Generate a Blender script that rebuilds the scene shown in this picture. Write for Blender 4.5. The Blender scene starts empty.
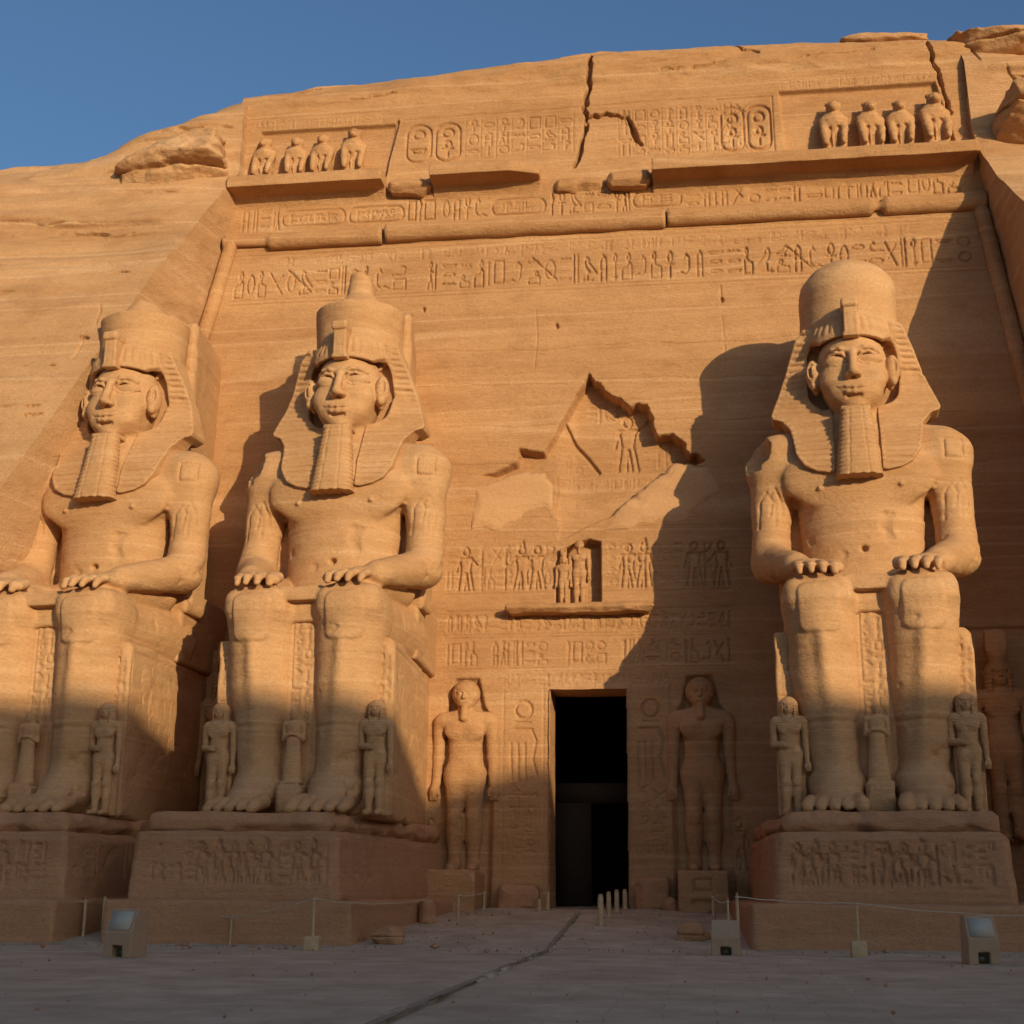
import bpy, math, random
import numpy as np
from mathutils import Vector, Matrix

SC = bpy.context.scene
COL = SC.collection
R = math.radians

# ------------------------------------------------------------------ camera
def make_camera():
    F, yaw, pitch, roll = 1400., R(7.4), R(14.9), R(0.3)
    fw = Vector((-math.sin(yaw)*math.cos(pitch), math.cos(yaw)*math.cos(pitch), math.sin(pitch)))
    rt = Vector((math.cos(yaw), math.sin(yaw), 0)); up = rt.cross(fw)
    rt, up = rt*math.cos(roll)+up*math.sin(roll), up*math.cos(roll)-rt*math.sin(roll)
    cd = bpy.data.cameras.new('camera'); cam = bpy.data.objects.new('camera', cd); COL.objects.link(cam)
    cd.sensor_width = 36; cd.lens = 36*F/1024; cd.clip_end = 3000
    m = Matrix((rt, up, -fw)).transposed().to_4x4(); m.translation = Vector((4.75, -60, 2.4))
    cam.matrix_world = m
    SC.camera = cam
make_camera()

# ------------------------------------------------------------------ light
SUN_AZ, SUN_EL = 36., 12.           # degrees to the right of the facade normal, above the horizon
sd = Vector((math.sin(R(SUN_AZ))*math.cos(R(SUN_EL)), -math.cos(R(SUN_AZ))*math.cos(R(SUN_EL)), math.sin(R(SUN_EL))))
sl = bpy.data.lights.new('sun', 'SUN'); sl.energy = 4.05; sl.angle = R(0.4); sl.color = (1.0, .80, .50)
so = bpy.data.objects.new('sun', sl); COL.objects.link(so)
so.rotation_euler = sd.to_track_quat('Z', 'Y').to_euler()
w = bpy.data.worlds.new('World'); SC.world = w; w.use_nodes = True
wn = w.node_tree.nodes; wl = w.node_tree.links
sky = wn.new('ShaderNodeTexSky'); sky.sky_type = 'NISHITA'; sky.sun_disc = False
sky.sun_elevation = R(SUN_EL); sky.sun_rotation = math.atan2(sd.x, sd.y)
sky.air_density = 1.15; sky.dust_density = 3.0; sky.ozone_density = 4.4; sky.altitude = 0
wl.new(sky.outputs[0], wn['Background'].inputs[0]); wn['Background'].inputs[1].default_value = 0.14
SC.view_settings.view_transform = 'Standard'; SC.view_settings.look = 'None'
SC.view_settings.exposure = 0.0; SC.view_settings.gamma = 1

# ------------------------------------------------------------------ noise
RNG = np.random.RandomState(7)
TAB = RNG.rand(64, 64, 64).astype(np.float32)
def vnoise(x, y, z):
    x, y, z = np.broadcast_arrays(np.asarray(x, np.float32), np.asarray(y, np.float32), np.asarray(z, np.float32))
    xi = np.floor(x).astype(np.int32); yi = np.floor(y).astype(np.int32); zi = np.floor(z).astype(np.int32)
    fx = x-xi; fy = y-yi; fz = z-zi
    fx = fx*fx*(3-2*fx); fy = fy*fy*(3-2*fy); fz = fz*fz*(3-2*fz)
    x0 = xi & 63; y0 = yi & 63; z0 = zi & 63; x1 = (xi+1) & 63; y1 = (yi+1) & 63; z1 = (zi+1) & 63
    a = TAB[x0, y0, z0]*(1-fx)+TAB[x1, y0, z0]*fx; b = TAB[x0, y1, z0]*(1-fx)+TAB[x1, y1, z0]*fx
    c = TAB[x0, y0, z1]*(1-fx)+TAB[x1, y0, z1]*fx; d = TAB[x0, y1, z1]*(1-fx)+TAB[x1, y1, z1]*fx
    return ((a*(1-fy)+b*fy)*(1-fz)+(c*(1-fy)+d*fy)*fz)*2-1
def fbm(x, y, z, n=4):
    s = 0; a = .5
    for i in range(n):
        s = s+a*vnoise(x*2**i+17.3*i, y*2**i+5.1*i, z*2**i+9.7*i); a *= .5
    return s
def terr(x): return x-np.sin(2*np.pi*x)/(2*np.pi)*.9
def sstep(a, b, x):
    t = np.clip((x-a)/(b-a), 0, 1); return t*t*(3-2*t)

# ------------------------------------------------------------------ meshes
def mesh_np(name, V, Fq, smooth=True):
    V = np.asarray(V, np.float32); Fq = np.asarray(Fq, np.int32)
    me = bpy.data.meshes.new(name); n = Fq.shape[1]
    me.vertices.add(len(V)); me.vertices.foreach_set('co', V.ravel())
    me.loops.add(Fq.size); me.loops.foreach_set('vertex_index', Fq.ravel())
    me.polygons.add(len(Fq)); me.polygons.foreach_set('loop_start', np.arange(0, Fq.size, n, dtype=np.int32))
    me.polygons.foreach_set('loop_total', np.full(len(Fq), n, np.int32))
    if smooth: me.polygons.foreach_set('use_smooth', np.ones(len(Fq), bool))
    me.update(calc_edges=True); me.validate()
    return me
def put(name, me, m=None, parent=None, loc=(0, 0, 0), rotz=0, scale=1):
    o = bpy.data.objects.new(name, me); COL.objects.link(o)
    if m is not None and not me.materials: me.materials.append(m)
    o.location = loc; o.rotation_euler = (0, 0, rotz)
    if np.isscalar(scale): scale = (scale,)*3
    o.scale = scale
    if parent: o.parent = parent
    return o
def tag(o, label=None, cat=None, group=None, kind=None):
    if label: o['label'] = label
    if cat: o['category'] = cat
    if group: o['group'] = group
    if kind: o['kind'] = kind
    return o
def thing(name, label, cat, loc=(0, 0, 0), rotz=0, group=None, scale=1):
    o = bpy.data.objects.new(name, None); COL.objects.link(o); o.empty_display_size = .2
    o.location = loc; o.rotation_euler = (0, 0, rotz); o.scale = (scale,)*3
    return tag(o, label, cat, group)
def kids(o): return [c for c in bpy.data.objects if c.parent == o]
def dup(root, loc, rotz=0, label=None, group=None, scale=None):
    r = root.copy(); COL.objects.link(r); r.location = loc; r.rotation_euler = (0, 0, rotz)
    if label: r['label'] = label
    if group: r['group'] = group
    if scale: r.scale = (scale,)*3
    for ch in kids(root):
        c = ch.copy(); COL.objects.link(c); c.parent = r
        for g in kids(ch):
            d = g.copy(); COL.objects.link(d); d.parent = c
    return r
def gridfaces(nr, nc, flip=False):
    i = np.arange(nr-1)[:, None]*nc+np.arange(nc-1)[None, :]
    q = np.stack([i, i+1, i+nc+1, i+nc], -1).reshape(-1, 4)
    return q[:, ::-1] if flip else q
def joinm(parts):
    V = []; Fs = []; n = 0
    for v, f in parts:
        V.append(np.asarray(v, np.float32).reshape(-1, 3)); Fs.append(np.asarray(f)+n); n += len(V[-1])
    return np.concatenate(V), np.concatenate(Fs)

# ------------------------------------------------------------------ signed distance sculpting
class Grid:
    def __init__(s, lo, hi, h):
        s.lo = np.array(lo, float); s.h = h
        n = [int(math.ceil((hi[i]-lo[i])/h))+1 for i in range(3)]
        s.ax = [np.float32(lo[i]+h*np.arange(n[i])) for i in range(3)]
        s.f = np.full(n, 9., np.float32)
    def sl(s, lo, hi):
        r = []
        for i in range(3):
            a = int(max(0, math.floor((lo[i]-s.lo[i])/s.h))); b = int(min(len(s.ax[i]), math.ceil((hi[i]-s.lo[i])/s.h)+1))
            if b <= a: return None
            r.append(slice(a, b))
        return tuple(r)
    def op(s, fn, lo, hi, mode='u', k=.1, pad=.35):
        p = pad+k; sl = s.sl([v-p for v in lo], [v+p for v in hi])
        if sl is None: return
        x = s.ax[0][sl[0]][:, None, None]; y = s.ax[1][sl[1]][None, :, None]; z = s.ax[2][sl[2]][None, None, :]
        d = fn(x, y, z); a = s.f[sl]
        if mode == 'u':
            h = np.clip(.5+.5*(a-d)/k, 0, 1); s.f[sl] = a*(1-h)+d*h-k*h*(1-h)
        elif mode == 's':
            d = -d; h = np.clip(.5-.5*(a-d)/k, 0, 1); s.f[sl] = a*(1-h)+d*h+k*h*(1-h)
        elif mode == 'i':
            h = np.clip(.5-.5*(a-d)/k, 0, 1); s.f[sl] = a*(1-h)+d*h+k*h*(1-h)
        elif mode == 'add':
            s.f[sl] = a+d
    def full(s, fn, mode='add', k=.05):
        s.op(fn, s.lo, s.lo+s.h*np.array(s.f.shape), mode, k)
    def ell(s, c, r, mode='u', k=.15):
        def fn(x, y, z):
            k0 = np.sqrt(((x-c[0])/r[0])**2+((y-c[1])/r[1])**2+((z-c[2])/r[2])**2)+1e-6
            k1 = np.sqrt(((x-c[0])/r[0]**2)**2+((y-c[1])/r[1]**2)**2+((z-c[2])/r[2]**2)**2)+1e-6
            return k0*(k0-1)/k1
        s.op(fn, [c[i]-r[i] for i in range(3)], [c[i]+r[i] for i in range(3)], mode, k)
    def cap(s, a, b, ra, rb, mode='u', k=.15, sc=(1, 1, 1)):
        a_ = np.array(a)/sc; b_ = np.array(b)/sc; ms = min(sc)
        def fn(x, y, z):
            x = x/sc[0]; y = y/sc[1]; z = z/sc[2]; d = b_-a_; L = float(d@d)+1e-9
            t = np.clip(((x-a_[0])*d[0]+(y-a_[1])*d[1]+(z-a_[2])*d[2])/L, 0, 1)
            return (np.sqrt((x-a_[0]-t*d[0])**2+(y-a_[1]-t*d[1])**2+(z-a_[2]-t*d[2])**2)-(ra+(rb-ra)*t))*ms
        lo = [min(a[i]-ra*sc[i], b[i]-rb*sc[i]) for i in range(3)]; hi = [max(a[i]+ra*sc[i], b[i]+rb*sc[i]) for i in range(3)]
        s.op(fn, lo, hi, mode, k)
    def box(s, lo, hi, r=.05, mode='u', k=.08):
        c = [(lo[i]+hi[i])/2 for i in range(3)]; e = [(hi[i]-lo[i])/2-r for i in range(3)]
        def fn(x, y, z):
            qx = abs(x-c[0])-e[0]; qy = abs(y-c[1])-e[1]; qz = abs(z-c[2])-e[2]
            return np.sqrt(np.maximum(qx, 0)**2+np.maximum(qy, 0)**2+np.maximum(qz, 0)**2)+np.minimum(np.maximum(qx, np.maximum(qy, qz)), 0)-r
        s.op(fn, lo, hi, mode, k)
    def mesh(s, name):
        f = s.f.copy()
        f[0] = np.maximum(f[0], .01); f[-1] = np.maximum(f[-1], .01); f[:, 0] = np.maximum(f[:, 0], .01); f[:, -1] = np.maximum(f[:, -1], .01)
        f[:, :, 0] = np.maximum(f[:, :, 0], .01); f[:, :, -1] = np.maximum(f[:, :, -1], .01)
        ins = f < 0
        cnt = np.zeros([n-1 for n in f.shape], np.int8)
        for a in (0, 1):
            for b in (0, 1):
                for c in (0, 1):
                    cnt += ins[a:a+cnt.shape[0], b:b+cnt.shape[1], c:c+cnt.shape[2]]
        act = (cnt > 0) & (cnt < 8); I, J, K = np.nonzero(act)
        vid = np.full(cnt.shape, -1, np.int32); vid[I, J, K] = np.arange(len(I))
        P = np.zeros((len(I), 3), np.float32); N = np.zeros(len(I), np.float32)
        for ax in range(3):
            o = [k for k in range(3) if k != ax]
            for u in (0, 1):
                for v in (0, 1):
                    d0 = [0, 0, 0]; d0[o[0]] = u; d0[o[1]] = v; d1 = list(d0); d1[ax] = 1
                    fa = f[I+d0[0], J+d0[1], K+d0[2]]; fb = f[I+d1[0], J+d1[1], K+d1[2]]
                    m = (fa < 0) != (fb < 0); t = np.where(m, fa/(fa-fb+1e-12), 0)
                    p = np.tile(np.array(d0, np.float32), (len(I), 1)); p[:, ax] = t
                    P[m] += p[m]; N[m] += 1
        P = P/N[:, None]+np.stack([I, J, K], 1)
        V = P*s.h+s.lo
        Q = []
        for ax in range(3):
            o = [k for k in range(3) if k != ax]
            s0 = [slice(1, -1)]*3; s1 = [slice(1, -1)]*3
            s0[ax] = slice(0, -1); s1[ax] = slice(1, None)
            A = ins[tuple(s0)]; B = ins[tuple(s1)]
            E = np.nonzero(A != B); g = [e+1 for e in E]; g[ax] = E[ax]
            inside = A[E]
            def cv(du, dv):
                q = list(g); q[o[0]] = g[o[0]]+du; q[o[1]] = g[o[1]]+dv
                return vid[q[0], q[1], q[2]]
            q = np.stack([cv(-1, -1), cv(0, -1), cv(0, 0), cv(-1, 0)], 1)
            fl = inside if ax != 1 else ~inside
            q[~fl] = q[~fl][:, ::-1]
            Q.append(q)
        return mesh_np(name, V, np.concatenate(Q))

# ------------------------------------------------------------------ carved relief painter
class Canvas:
    """height map over a plane (u across, v up); negative = carved in"""
    def __init__(s, u0, u1, v0, v1, h):
        s.u0, s.v0, s.h = u0, v0, h
        s.u = np.float32(np.arange(u0, u1+h, h)); s.v = np.float32(np.arange(v0, v1+h, h))
        s.H = np.zeros((len(s.v), len(s.u)), np.float32)
    def win(s, a, b, c, d):
        i0 = max(0, int((a-s.u0)/s.h)); i1 = min(len(s.u), int((b-s.u0)/s.h)+2)
        j0 = max(0, int((c-s.v0)/s.h)); j1 = min(len(s.v), int((d-s.v0)/s.h)+2)
        if i1 <= i0 or j1 <= j0: return None
        return slice(j0, j1), slice(i0, i1), s.u[i0:i1][None, :], s.v[j0:j1][:, None]
    def line(s, pts, w=.1, dep=.07):
        for (a, b), (c, d) in zip(pts[:-1], pts[1:]):
            r = s.win(min(a, c)-w, max(a, c)+w, min(b, d)-w, max(b, d)+w)
            if r is None: continue
            sj, si, U, V = r; dx, dy = c-a, d-b; L = dx*dx+dy*dy+1e-9
            t = np.clip(((U-a)*dx+(V-b)*dy)/L, 0, 1)
            q = np.sqrt((U-a-t*dx)**2+(V-b-t*dy)**2)
            s.H[sj, si] = np.minimum(s.H[sj, si], -dep*(1-sstep(w*.34, w*.56, q)))
    def poly(s, pts, dep, soft=.06, mode='min'):
        P = np.array(pts); r = s.win(P[:, 0].min()-soft, P[:, 0].max()+soft, P[:, 1].min()-soft, P[:, 1].max()+soft)
        if r is None: return
        sj, si, U, V = r; sd_ = polysd(U, V, P)
        m = 1-sstep(-soft, soft, sd_)
        if mode == 'min': s.H[sj, si] = np.minimum(s.H[sj, si], -dep*m)
        elif mode == 'add': s.H[sj, si] += -dep*m
        else: s.H[sj, si] = s.H[sj, si]*(1-m)-dep*m
    def bulge(s, cx, cy, rx, ry, hgt):
        r = s.win(cx-rx, cx+rx, cy-ry, cy+ry)
        if r is None: return
        sj, si, U, V = r; q = ((U-cx)/rx)**2+((V-cy)/ry)**2
        s.H[sj, si] = np.maximum(s.H[sj, si], np.where(q < 1, hgt*np.sqrt(np.clip(1-q, 0, 1)), -9))
    def sample(s, u, v):
        x = np.clip((u-s.u0)/s.h, 0, len(s.u)-1.001); y = np.clip((v-s.v0)/s.h, 0, len(s.v)-1.001)
        i = x.astype(np.int32); j = y.astype(np.int32); fx = x-i; fy = y-j; H = s.H
        return (H[j, i]*(1-fx)+H[j, i+1]*fx)*(1-fy)+(H[j+1, i]*(1-fx)+H[j+1, i+1]*fx)*fy
def polysd(U, V, P):
    d = np.full(np.broadcast(U, V).shape, 1e9, np.float32); inside = np.zeros(d.shape, bool)
    n = len(P)
    for i in range(n):
        a, b = P[i]; c, e = P[(i+1) % n]; dx, dy = c-a, e-b; L = dx*dx+dy*dy+1e-9
        t = np.clip(((U-a)*dx+(V-b)*dy)/L, 0, 1)
        d = np.minimum(d, (U-a-t*dx)**2+(V-b-t*dy)**2)
        if abs(dy) > 1e-9:
            inside ^= ((b > V) != (e > V)) & (U < (c-a)*(V-b)/(e-b)+a)
    d = np.sqrt(d); return np.where(inside, -d, d)
def crack(cv, pts, w, dep, seed=1):
    rn = random.Random(seed); out = [pts[0]]
    for (a, b), (c, d) in zip(pts[:-1], pts[1:]):
        n = max(2, int(math.hypot(c-a, d-b)/.28))
        for i in range(1, n+1): out.append((a+(c-a)*i/n+rn.uniform(-.07, .07), b+(d-b)*i/n+rn.uniform(-.07, .07)))
    for p, q in zip(out[:-1], out[1:]): cv.line([p, q], w*rn.uniform(.5, 1.25), dep)
def arc(cx, cy, rx, ry, a0=0, a1=360, n=12):
    return [(cx+rx*math.cos(R(a0+(a1-a0)*i/n)), cy+ry*math.sin(R(a0+(a1-a0)*i/n))) for i in range(n+1)]
# carved picture signs, each in a unit box (aspect, strokes)
SIGNS = [
 (.8, [[(.15, .0), (.15, .12)], [(.05, .05), (.7, .05)], [(.35, .05), (.4, .35)], [(.9, .3), (.55, .32), (.3, .5), (.2, .75), (.3, .9), (.45, .85), (.45, .7), (.7, .5), (.95, .3)]]),   # bird
 (.3, [[(.5, 0), (.5, .95)], [(.5, .95), (.8, .7), (.5, .45)]]),                          # reed leaf
 (.9, [[(0, .5), (.15, .65), (.3, .45), (.45, .65), (.6, .45), (.75, .65), (.9, .45)]]),   # water
 (.6, [arc(.5, .5, .36, .36)]),                                                           # disc
 (.55, [arc(.5, .76, .22, .2), [(.5, .56), (.5, .0)], [(.15, .48), (.85, .48)]]),          # loop cross
 (.8, [arc(.5, .5, .42, .18, 0, 180), arc(.5, .5, .42, .18, 180, 360)]),                   # mouth
 (.9, [[(0, .55), (.95, .55), (.8, .3), (.2, .3), (.02, .55)]]),                           # basket
 (.6, [[(.1, 0), (.1, .55), (.35, .7), (.4, .5), (.85, .4), (.85, 0), (.1, 0)], arc(.32, .84, .13, .13)]),  # seated figure
 (.45, [[(.5, 0), (.5, .7)], arc(.5, .82, .2, .14), [(.25, .1), (.75, .1)]]),              # sceptre
 (.8, [[(.0, .1), (.3, .2), (.5, .1), (.75, .25), (.8, .7), (.6, .85), (.5, .7)]]),         # cobra
 (.7, [[(.05, .9), (.9, .05)], [(.2, .3), (.9, .8)]]),                                     # crossed staffs
 (.35, [[(.25, 0), (.25, 1)], [(.75, 0), (.75, 1)]]),                                      # two strokes
 (.6, [[(.1, .1), (.9, .1), (.9, .9), (.1, .9), (.1, .1)]]),                               # house
 (.55, [[(.2, 0), (.2, .8), (.45, .95), (.7, .8), (.7, 0)], [(.2, .4), (.7, .4)]]),        # shrine
 (.7, [[(.1, .0), (.3, .45), (.3, .8)], [(.5, .0), (.35, .45)], arc(.32, .9, .1, .1), [(.3, .7), (.75, .55)], [(.75, .0), (.75, .9)]]),  # walking man with staff
 (.25, [[(.5, .05), (.5, .9)]]),
]
FLAT = (2, 5, 6); TALL = (1, 7, 8, 0, 9, 10, 11, 12, 13, 14, 15, 4, 3)
def glyphs(cv, u0, u1, v0, v1, seed, w=.09, dep=.06, fill=.97, pair=.4):
    rn = random.Random(seed); h = v1-v0; u = u0
    def draw(i, ua, va, ww, hh, wk):
        fl = rn.random() < .3
        for s_ in SIGNS[i][1]: cv.line([(ua+((1-p[0]) if fl else p[0])*ww, va+p[1]*hh) for p in s_], wk, dep*rn.uniform(.7, 1.1))
    while u < u1-.15*h:
        q = rn.random()
        if q < pair:      # a stack of two or three low signs
            n = rn.choice((2, 2, 3)); ww = min(rn.uniform(.36, .58)*h, u1-u); hh = h/n
            for k in range(n):
                i = rn.choice(FLAT) if n == 3 else rn.choice(FLAT+(0, 3, 7, 12, 9))
                a_ = min(ww, SIGNS[i][0]*hh*1.6)
                if rn.random() < fill: draw(i, u+(ww-a_)/2, v0+k*hh+.06*hh, a_, hh*.86, w*.85)
        else:
            i = rn.choice(TALL); ww = min(SIGNS[i][0]*h*rn.uniform(.5, .72), u1-u)
            if rn.random() < fill: draw(i, u, v0+.03*h, ww, h*.94, w)
        u += ww+h*rn.uniform(.03, .07)
def column(cv, u0, u1, vtop, vbot, seed, w=.07, dep=.05, rule=True):
    rn = random.Random(seed); v = vtop; wd = u1-u0
    if rule:
        cv.line([(u0-.06, vtop), (u0-.06, vbot)], .05, dep*.6); cv.line([(u1+.06, vtop), (u1+.06, vbot)], .05, dep*.6)
    while v > vbot+.3*wd:
        a, st = rn.choice(SIGNS); hh = min(wd/max(a, .75), v-vbot)*rn.uniform(.75, .95)
        for s_ in st: cv.line([(u0+p[0]*wd, v-hh+p[1]*hh) for p in s_], w, dep)
        v -= hh+.1*wd
def figure(cv, u, v, h, flip=1, w=.1, dep=.1, kind=0):
    def P(l): return [(u+flip*a*h, v+b*h) for a, b in l]
    cv.line(P(arc(0, .86, .07, .09)), w, dep)
    if kind % 2: cv.line(P([(-.05, .94), (-.03, 1.06), (.05, 1.0), (.06, .94)]), w, dep)
    cv.line(P([(-.13, .72), (-.1, .45), (-.15, .02)]), w, dep); cv.line(P([(.13, .72), (.09, .45), (.17, .02)]), w, dep)
    cv.line(P([(-.13, .72), (.13, .72)]), w, dep)
    cv.line(P([(.0, .38), (-.02, .02)]), w, dep); cv.line(P([(.02, .38), (.07, .02)]), w, dep)
    if kind < 2: cv.line(P([(.13, .7), (.28, .52), (.34, .6)]), w, dep); cv.line(P([(.34, .0), (.34, .9)]), w*.8, dep)
    else: cv.line(P([(.13, .7), (.3, .78), (.36, .9)]), w, dep)
    cv.line(P([(-.13, .7), (-.2, .42)]), w, dep)
def cartouche(cv, u, v, wd, h, w=.1, dep=.08, seed=1):
    cv.line([(u, v+wd*.4)]+arc(u+wd/2, v+h-wd*.4, wd/2, wd*.4, 180, 0, 8)+[(u+wd, v+wd*.4)]+arc(u+wd/2, v+wd*.4, wd/2, wd*.4, 0, -180, 8), w, dep)
    cv.line(arc(u+wd/2, v+h*.74, wd*.22, h*.11), w, dep)
    rn = random.Random(seed); a, st = rn.choice(SIGNS[3:9])
    for s_ in st: cv.line([(u+wd*.2+p[0]*wd*.6, v+h*.12+p[1]*h*.42) for p in s_], w, dep)

# ------------------------------------------------------------------ materials
def nodes_of(name):
    m = bpy.data.materials.new(name); m.use_nodes = True
    nt = m.node_tree; return m, nt, nt.nodes, nt.links, nt.nodes['Principled BSDF']
def stone(name, dark, light, pale, strata=.5, bump=.5, line=.25, stain=.3, fine=6.0):
    m, nt, N, L, B = nodes_of(name)
    B.inputs['Roughness'].default_value = .92
    if 'Specular IOR Level' in B.inputs: B.inputs['Specular IOR Level'].default_value = .15
    g = N.new('ShaderNodeNewGeometry')
    def noise(scale, det=4, rough=.55, dist=0):
        mp = N.new('ShaderNodeMapping'); mp.inputs['Scale'].default_value = scale; L.new(g.outputs['Position'], mp.inputs['Vector'])
        n = N.new('ShaderNodeTexNoise'); n.inputs['Scale'].default_value = 1; n.inputs['Detail'].default_value = det; n.inputs['Roughness'].default_value = rough
        n.inputs['Distortion'].default_value = dist
        L.new(mp.outputs[0], n.inputs['Vector']); return n.outputs['Fac']
    def ramp(inp, a, b, ca=(0, 0, 0, 1), cb=(1, 1, 1, 1)):
        r = N.new('ShaderNodeValToRGB'); r.color_ramp.elements[0].position = a; r.color_ramp.elements[1].position = b
        r.color_ramp.elements[0].color = ca; r.color_ramp.elements[1].color = cb; L.new(inp, r.inputs[0]); return r
    def mix(f, a, b, bt='MIX'):
        x = N.new('ShaderNodeMix'); x.data_type = 'RGBA'; x.blend_type = bt
        for i, v in ((0, f), (6, a), (7, b)):
            if isinstance(v, (int, float)): x.inputs[i].default_value = v
            elif isinstance(v, tuple): x.inputs[i].default_value = v
            else: L.new(v, x.inputs[i])
        return x.outputs[2]
    def math_(op, a, b):
        x = N.new('ShaderNodeMath'); x.operation = op
        for i, v in enumerate((a, b)):
            if isinstance(v, (int, float)): x.inputs[i].default_value = v
            else: L.new(v, x.inputs[i])
        return x.outputs[0]
    broad = noise((.012, .012, .36), 5, .62); fin = noise((.7, .7, fine*.85), 6, .75); blotch = noise((.5, .5, .8), 6, .65); grain = noise((8, 8, 12), 3, .75)
    base = mix(ramp(broad, .37, .63).outputs[0], dark, light)
    big = noise((.11, .11, .16), 3, .5); base = mix(math_('MULTIPLY', ramp(big, .42, .66).outputs[0], .30), base, (dark[0]*.82, dark[1]*.80, dark[2]*.74, 1))
    fr = ramp(fin, .38, .62).outputs[0]
    base = mix(math_('MULTIPLY', fr, strata*.5), base, pale)
    # thin pale bedding seams
    jn = noise((.005, .005, .21), 2, .5); r = N.new('ShaderNodeValToRGB'); cr = r.color_ramp
    cr.elements[0].position = 0; cr.elements[0].color = (0, 0, 0, 1); cr.elements[1].position = 1; cr.elements[1].color = (0, 0, 0, 1)
    for p in (.40, .475, .54, .61):
        for q, v in ((p-.006, 0), (p, 1), (p+.006, 0)):
            e = cr.elements.new(q); e.color = (v, v, v, 1)
    L.new(jn, r.inputs[0])
    base = mix(math_('MULTIPLY', r.outputs[0], line), base, pale)
    base = mix(math_('MULTIPLY', ramp(blotch, .5, .78).outputs[0], stain), base, (dark[0]*.62, dark[1]*.56, dark[2]*.5, 1))
    base = mix(math_('MULTIPLY', ramp(grain, .42, .7).outputs[0], .38), base, (dark[0]*.7, dark[1]*.66, dark[2]*.6, 1))
    L.new(base, B.inputs['Base Color'])
    pit = noise((2.4, 2.4, 4), 6, .75)
    hgt = math_('ADD', math_('MULTIPLY', fin, .38), math_('ADD', math_('MULTIPLY', grain, .42), math_('MULTIPLY', pit, .62)))
    bp = N.new('ShaderNodeBump'); bp.inputs['Strength'].default_value = bump; bp.inputs['Distance'].default_value = .12
    L.new(hgt, bp.inputs['Height']); L.new(bp.outputs[0], B.inputs['Normal'])
    return m
M_FACADE = stone('carved_sandstone', (.42, .21, .088, 1), (.56, .305, .138, 1), (.66, .41, .22, 1), .5, .95, .6, .45)
M_CLIFF = stone('cliff_sandstone', (.44, .235, .108, 1), (.57, .325, .158, 1), (.66, .43, .25, 1), .5, 1.0, .6, .5, 4.0)
M_STATUE = stone('statue_sandstone', (.47, .25, .108, 1), (.59, .33, .158, 1), (.67, .43, .24, 1), .55, .65, .4, .38)
M_PED = stone('pedestal_sandstone', (.42, .205, .10, 1), (.51, .268, .135, 1), (.58, .345, .195, 1), .4, .9, .3, .4)
M_PLASTER = stone('smooth_repair_mortar', (.50, .275, .13, 1), (.58, .335, .165, 1), (.66, .41, .23, 1), .3, .45, .0, .3)
def plain(name, col, rough=.7, metal=0., var=.25, sc=6., bump=.15):
    m, nt, N, L, B = nodes_of(name)
    B.inputs['Roughness'].default_value = rough; B.inputs['Metallic'].default_value = metal
    tc = N.new('ShaderNodeTexCoord'); n = N.new('ShaderNodeTexNoise'); n.inputs['Scale'].default_value = sc; n.inputs['Detail'].default_value = 5
    L.new(tc.outputs['Object'], n.inputs['Vector'])
    x = N.new('ShaderNodeMix'); x.data_type = 'RGBA'; L.new(n.outputs['Fac'], x.inputs[0])
    x.inputs[6].default_value = tuple(c*(1-var) for c in col)+(1,); x.inputs[7].default_value = tuple(min(1, c*(1+var)) for c in col)+(1,)
    L.new(x.outputs[2], B.inputs['Base Color'])
    b = N.new('ShaderNodeBump'); b.inputs['Strength'].default_value = bump; b.inputs['Distance'].default_value = .02
    L.new(n.outputs['Fac'], b.inputs['Height']); L.new(b.outputs[0], B.inputs['Normal'])
    return m
M_WOOD = plain('weathered_wood', (.45, .31, .165), .8, 0, .3, 5)
M_ROPE = plain('pale_rope', (.50, .40, .27), .9, 0, .15, 20)
M_BOX = plain('tan_painted_box', (.35, .225, .13), .75, 0, .15, 4)
M_PLATE = plain('pale_panel', (.40, .36, .28), .7, 0, .06, 2, .02)
M_BLACK = plain('dark_recess', (.02, .018, .015), .6, 0, .2, 4)
M_LAMP = plain('lamp_lens', (.10, .10, .07), .2, 0, .2, 4)
M_DARK = stone('shade_darkened_hall_stone', (.05, .032, .022, 1), (.065, .042, .028, 1), (.08, .055, .038, 1), .3, .3, .1, .3)  # sandstone with the gloom of the hall put into its colour
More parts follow.
